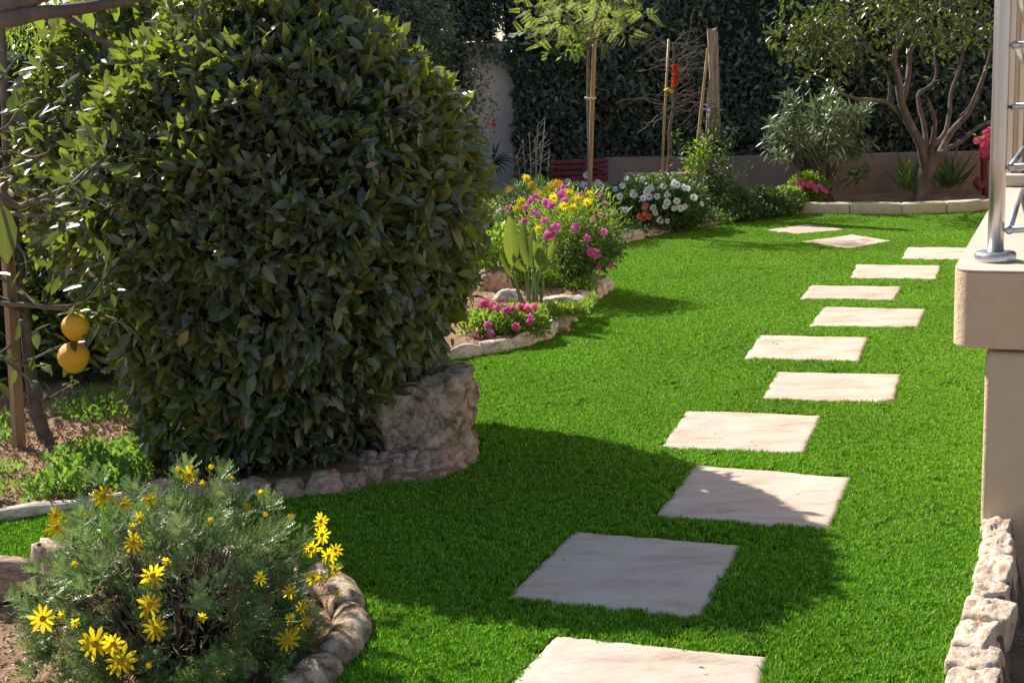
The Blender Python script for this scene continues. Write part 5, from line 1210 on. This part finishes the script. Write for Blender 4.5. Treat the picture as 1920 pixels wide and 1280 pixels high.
# red bench
Yb = 14.3; A = at(1030, 322, Yb); B = at(1140, 322, Yb - .1)
t = thing('red_bench', ((A.x + B.x) / 2, Yb, 0), 'dark red slatted bench in the shade behind the tree stake', 'bench')
d = (B - A); d.z = 0; d.normalize(); nb = Vector((-d.y, d.x, 0)); Wd = (B - A).length
def slab_box(nm, o_, ax, ay, az, mat):
    v = [o_, o_ + ax, o_ + ax + ay, o_ + ay]; v = v + [q + az for q in v]; return link(nm, box_mesh(nm, v, mat, .004), t)
A0 = Vector((A.x, A.y, 0))
for k in range(4): slab_box('slat', A0 + nb * (.03 * k) + Vector((0, 0, .34 + .058 * k)), d * Wd, nb * .022, Vector((0, 0, .046)), M['redpaint'])
for k in range(4): slab_box('seat_slat', A0 - nb * (.06 + .085 * k) + Vector((0, 0, .33)), d * Wd, nb * .07, Vector((0, 0, .025)), M['redpaint'])
for x in (.03, Wd - .07):
    slab_box('leg', A0 + d * x - nb * .36, d * .04, nb * .04, Vector((0, 0, .33)), M['dark']); slab_box('leg', A0 + d * x + nb * .02, d * .04, nb * .04, Vector((0, .1, .62)), M['dark'])
    slab_box('armrest', A0 + d * x - nb * .36 + Vector((0, 0, .46)), d * .05, nb * .38, Vector((0, 0, .03)), M['dark'])

bc_ = at(1075, 350, 13.7); bush('low_bush', (bc_.x, bc_.y, .12), (.42, .2, .24), 'dark low bush hiding the seat of the red bench', 'shrub', M['hedge'], 3600, .05, LEAF_S, .25, core=.6, seed=61)
# fan palm leaf, dry twigs and reddish sapling in front of the pinkish wall
c0 = at(926, 300, 14.6); t = thing('fan_palm', (c0.x, c0.y, 0), 'dark fan palm leaves in front of the foot of the pinkish wall', 'palm')
V, T, Q = tube(smooth_path([(c0.x - .1, c0.y, 0), (c0.x - .05, c0.y, .3), tuple(c0)]), .012, 6); MB().add(V, T, Q).build('stem', M['stem'], t)
for (ax_, ay_) in ((934, 262), (948, 280), (962, 284), (968, 292), (966, 300), (960, 310), (952, 320), (944, 328), (936, 332), (925, 268), (915, 275), (908, 290)):
    A_ = np.array(c0); B_ = np.array(at(ax_, ay_, 14.5)); to_objs(t, 'leaf', [leaf_tpl(.13, .2, .2, ((.3, 1.0), (.65, .8)))], M['fan'], [A_], frames((B_ - A_)[None], np.array([[0, -.6, .8]])), [float(np.linalg.norm(B_ - A_))])
t = thing('dry_twigs', (at(1000, 330, 14.0).x, 14.0, 0), 'leafless thin twigs standing between the fan palm and the red bench', 'twigs'); mb = MB()
for x0, x1, y1 in ((985, 980, 262), (995, 992, 250), (1000, 1008, 235), (1005, 1022, 225), (1012, 1012, 270), (978, 968, 290), (1020, 1030, 280), (1005, 1003, 260)):
    P_ = branch(mb, [at(x0, 370, 14.0), at((x0 + x1) / 2 + 2, (370 + y1) / 2, 14.0), at(x1, y1, 14.0)], .006, .003, 4)
    for k in range(7):
        b = random.choice(P_[2:]); V, T, Q = tube([b, b + Vector((random.uniform(-.12, .12), 0, random.uniform(.03, .12)))], .002, 4); mb.add(V, T, Q)
mb.build('stems', M['greybark'], t)
t = thing('dark_leaved_shrub', (at(905, 300, 13.4).x, 13.4, 0), 'slim dark branch with reddish leaves against the pinkish wall', 'shrub'); mb = MB(); P_ = []
for q in ([(893, 340), (896, 260), (890, 180), (888, 120)], [(896, 260), (910, 240), (920, 215), (928, 205)], [(893, 230), (905, 195), (915, 180)], [(893, 300), (908, 285), (918, 262)], [(890, 190), (900, 160), (908, 140)]): P_ += branch(mb, [at(x, y, 13.4) for x, y in q], .007, .003, 5)
mb.build('stems', M['twig'], t)
up_ = [q for q in P_ if q.z > 1.15]; lo_ = [q for q in P_ if q.z <= 1.15]
P, D, Nr, S = leaf_clumps(up_, 200, .04, .055); foliage(t, P, D, Nr, S, LEAF_S, M['hedge'])
P, D, Nr, S = leaf_clumps(lo_, 80, .04, .055); foliage(t, P, D, Nr, S, LEAF_S, M['redleaf'], part='red_foliage')
for q in ((923, 233), (926, 238), (921, 262), (925, 228)): flower(t, 'red', at(*q, 13.35), .025)
print('objects', len(bpy.data.objects), 'tris', sum(len(o.data.polygons) for o in bpy.data.objects if o.type == 'MESH'))
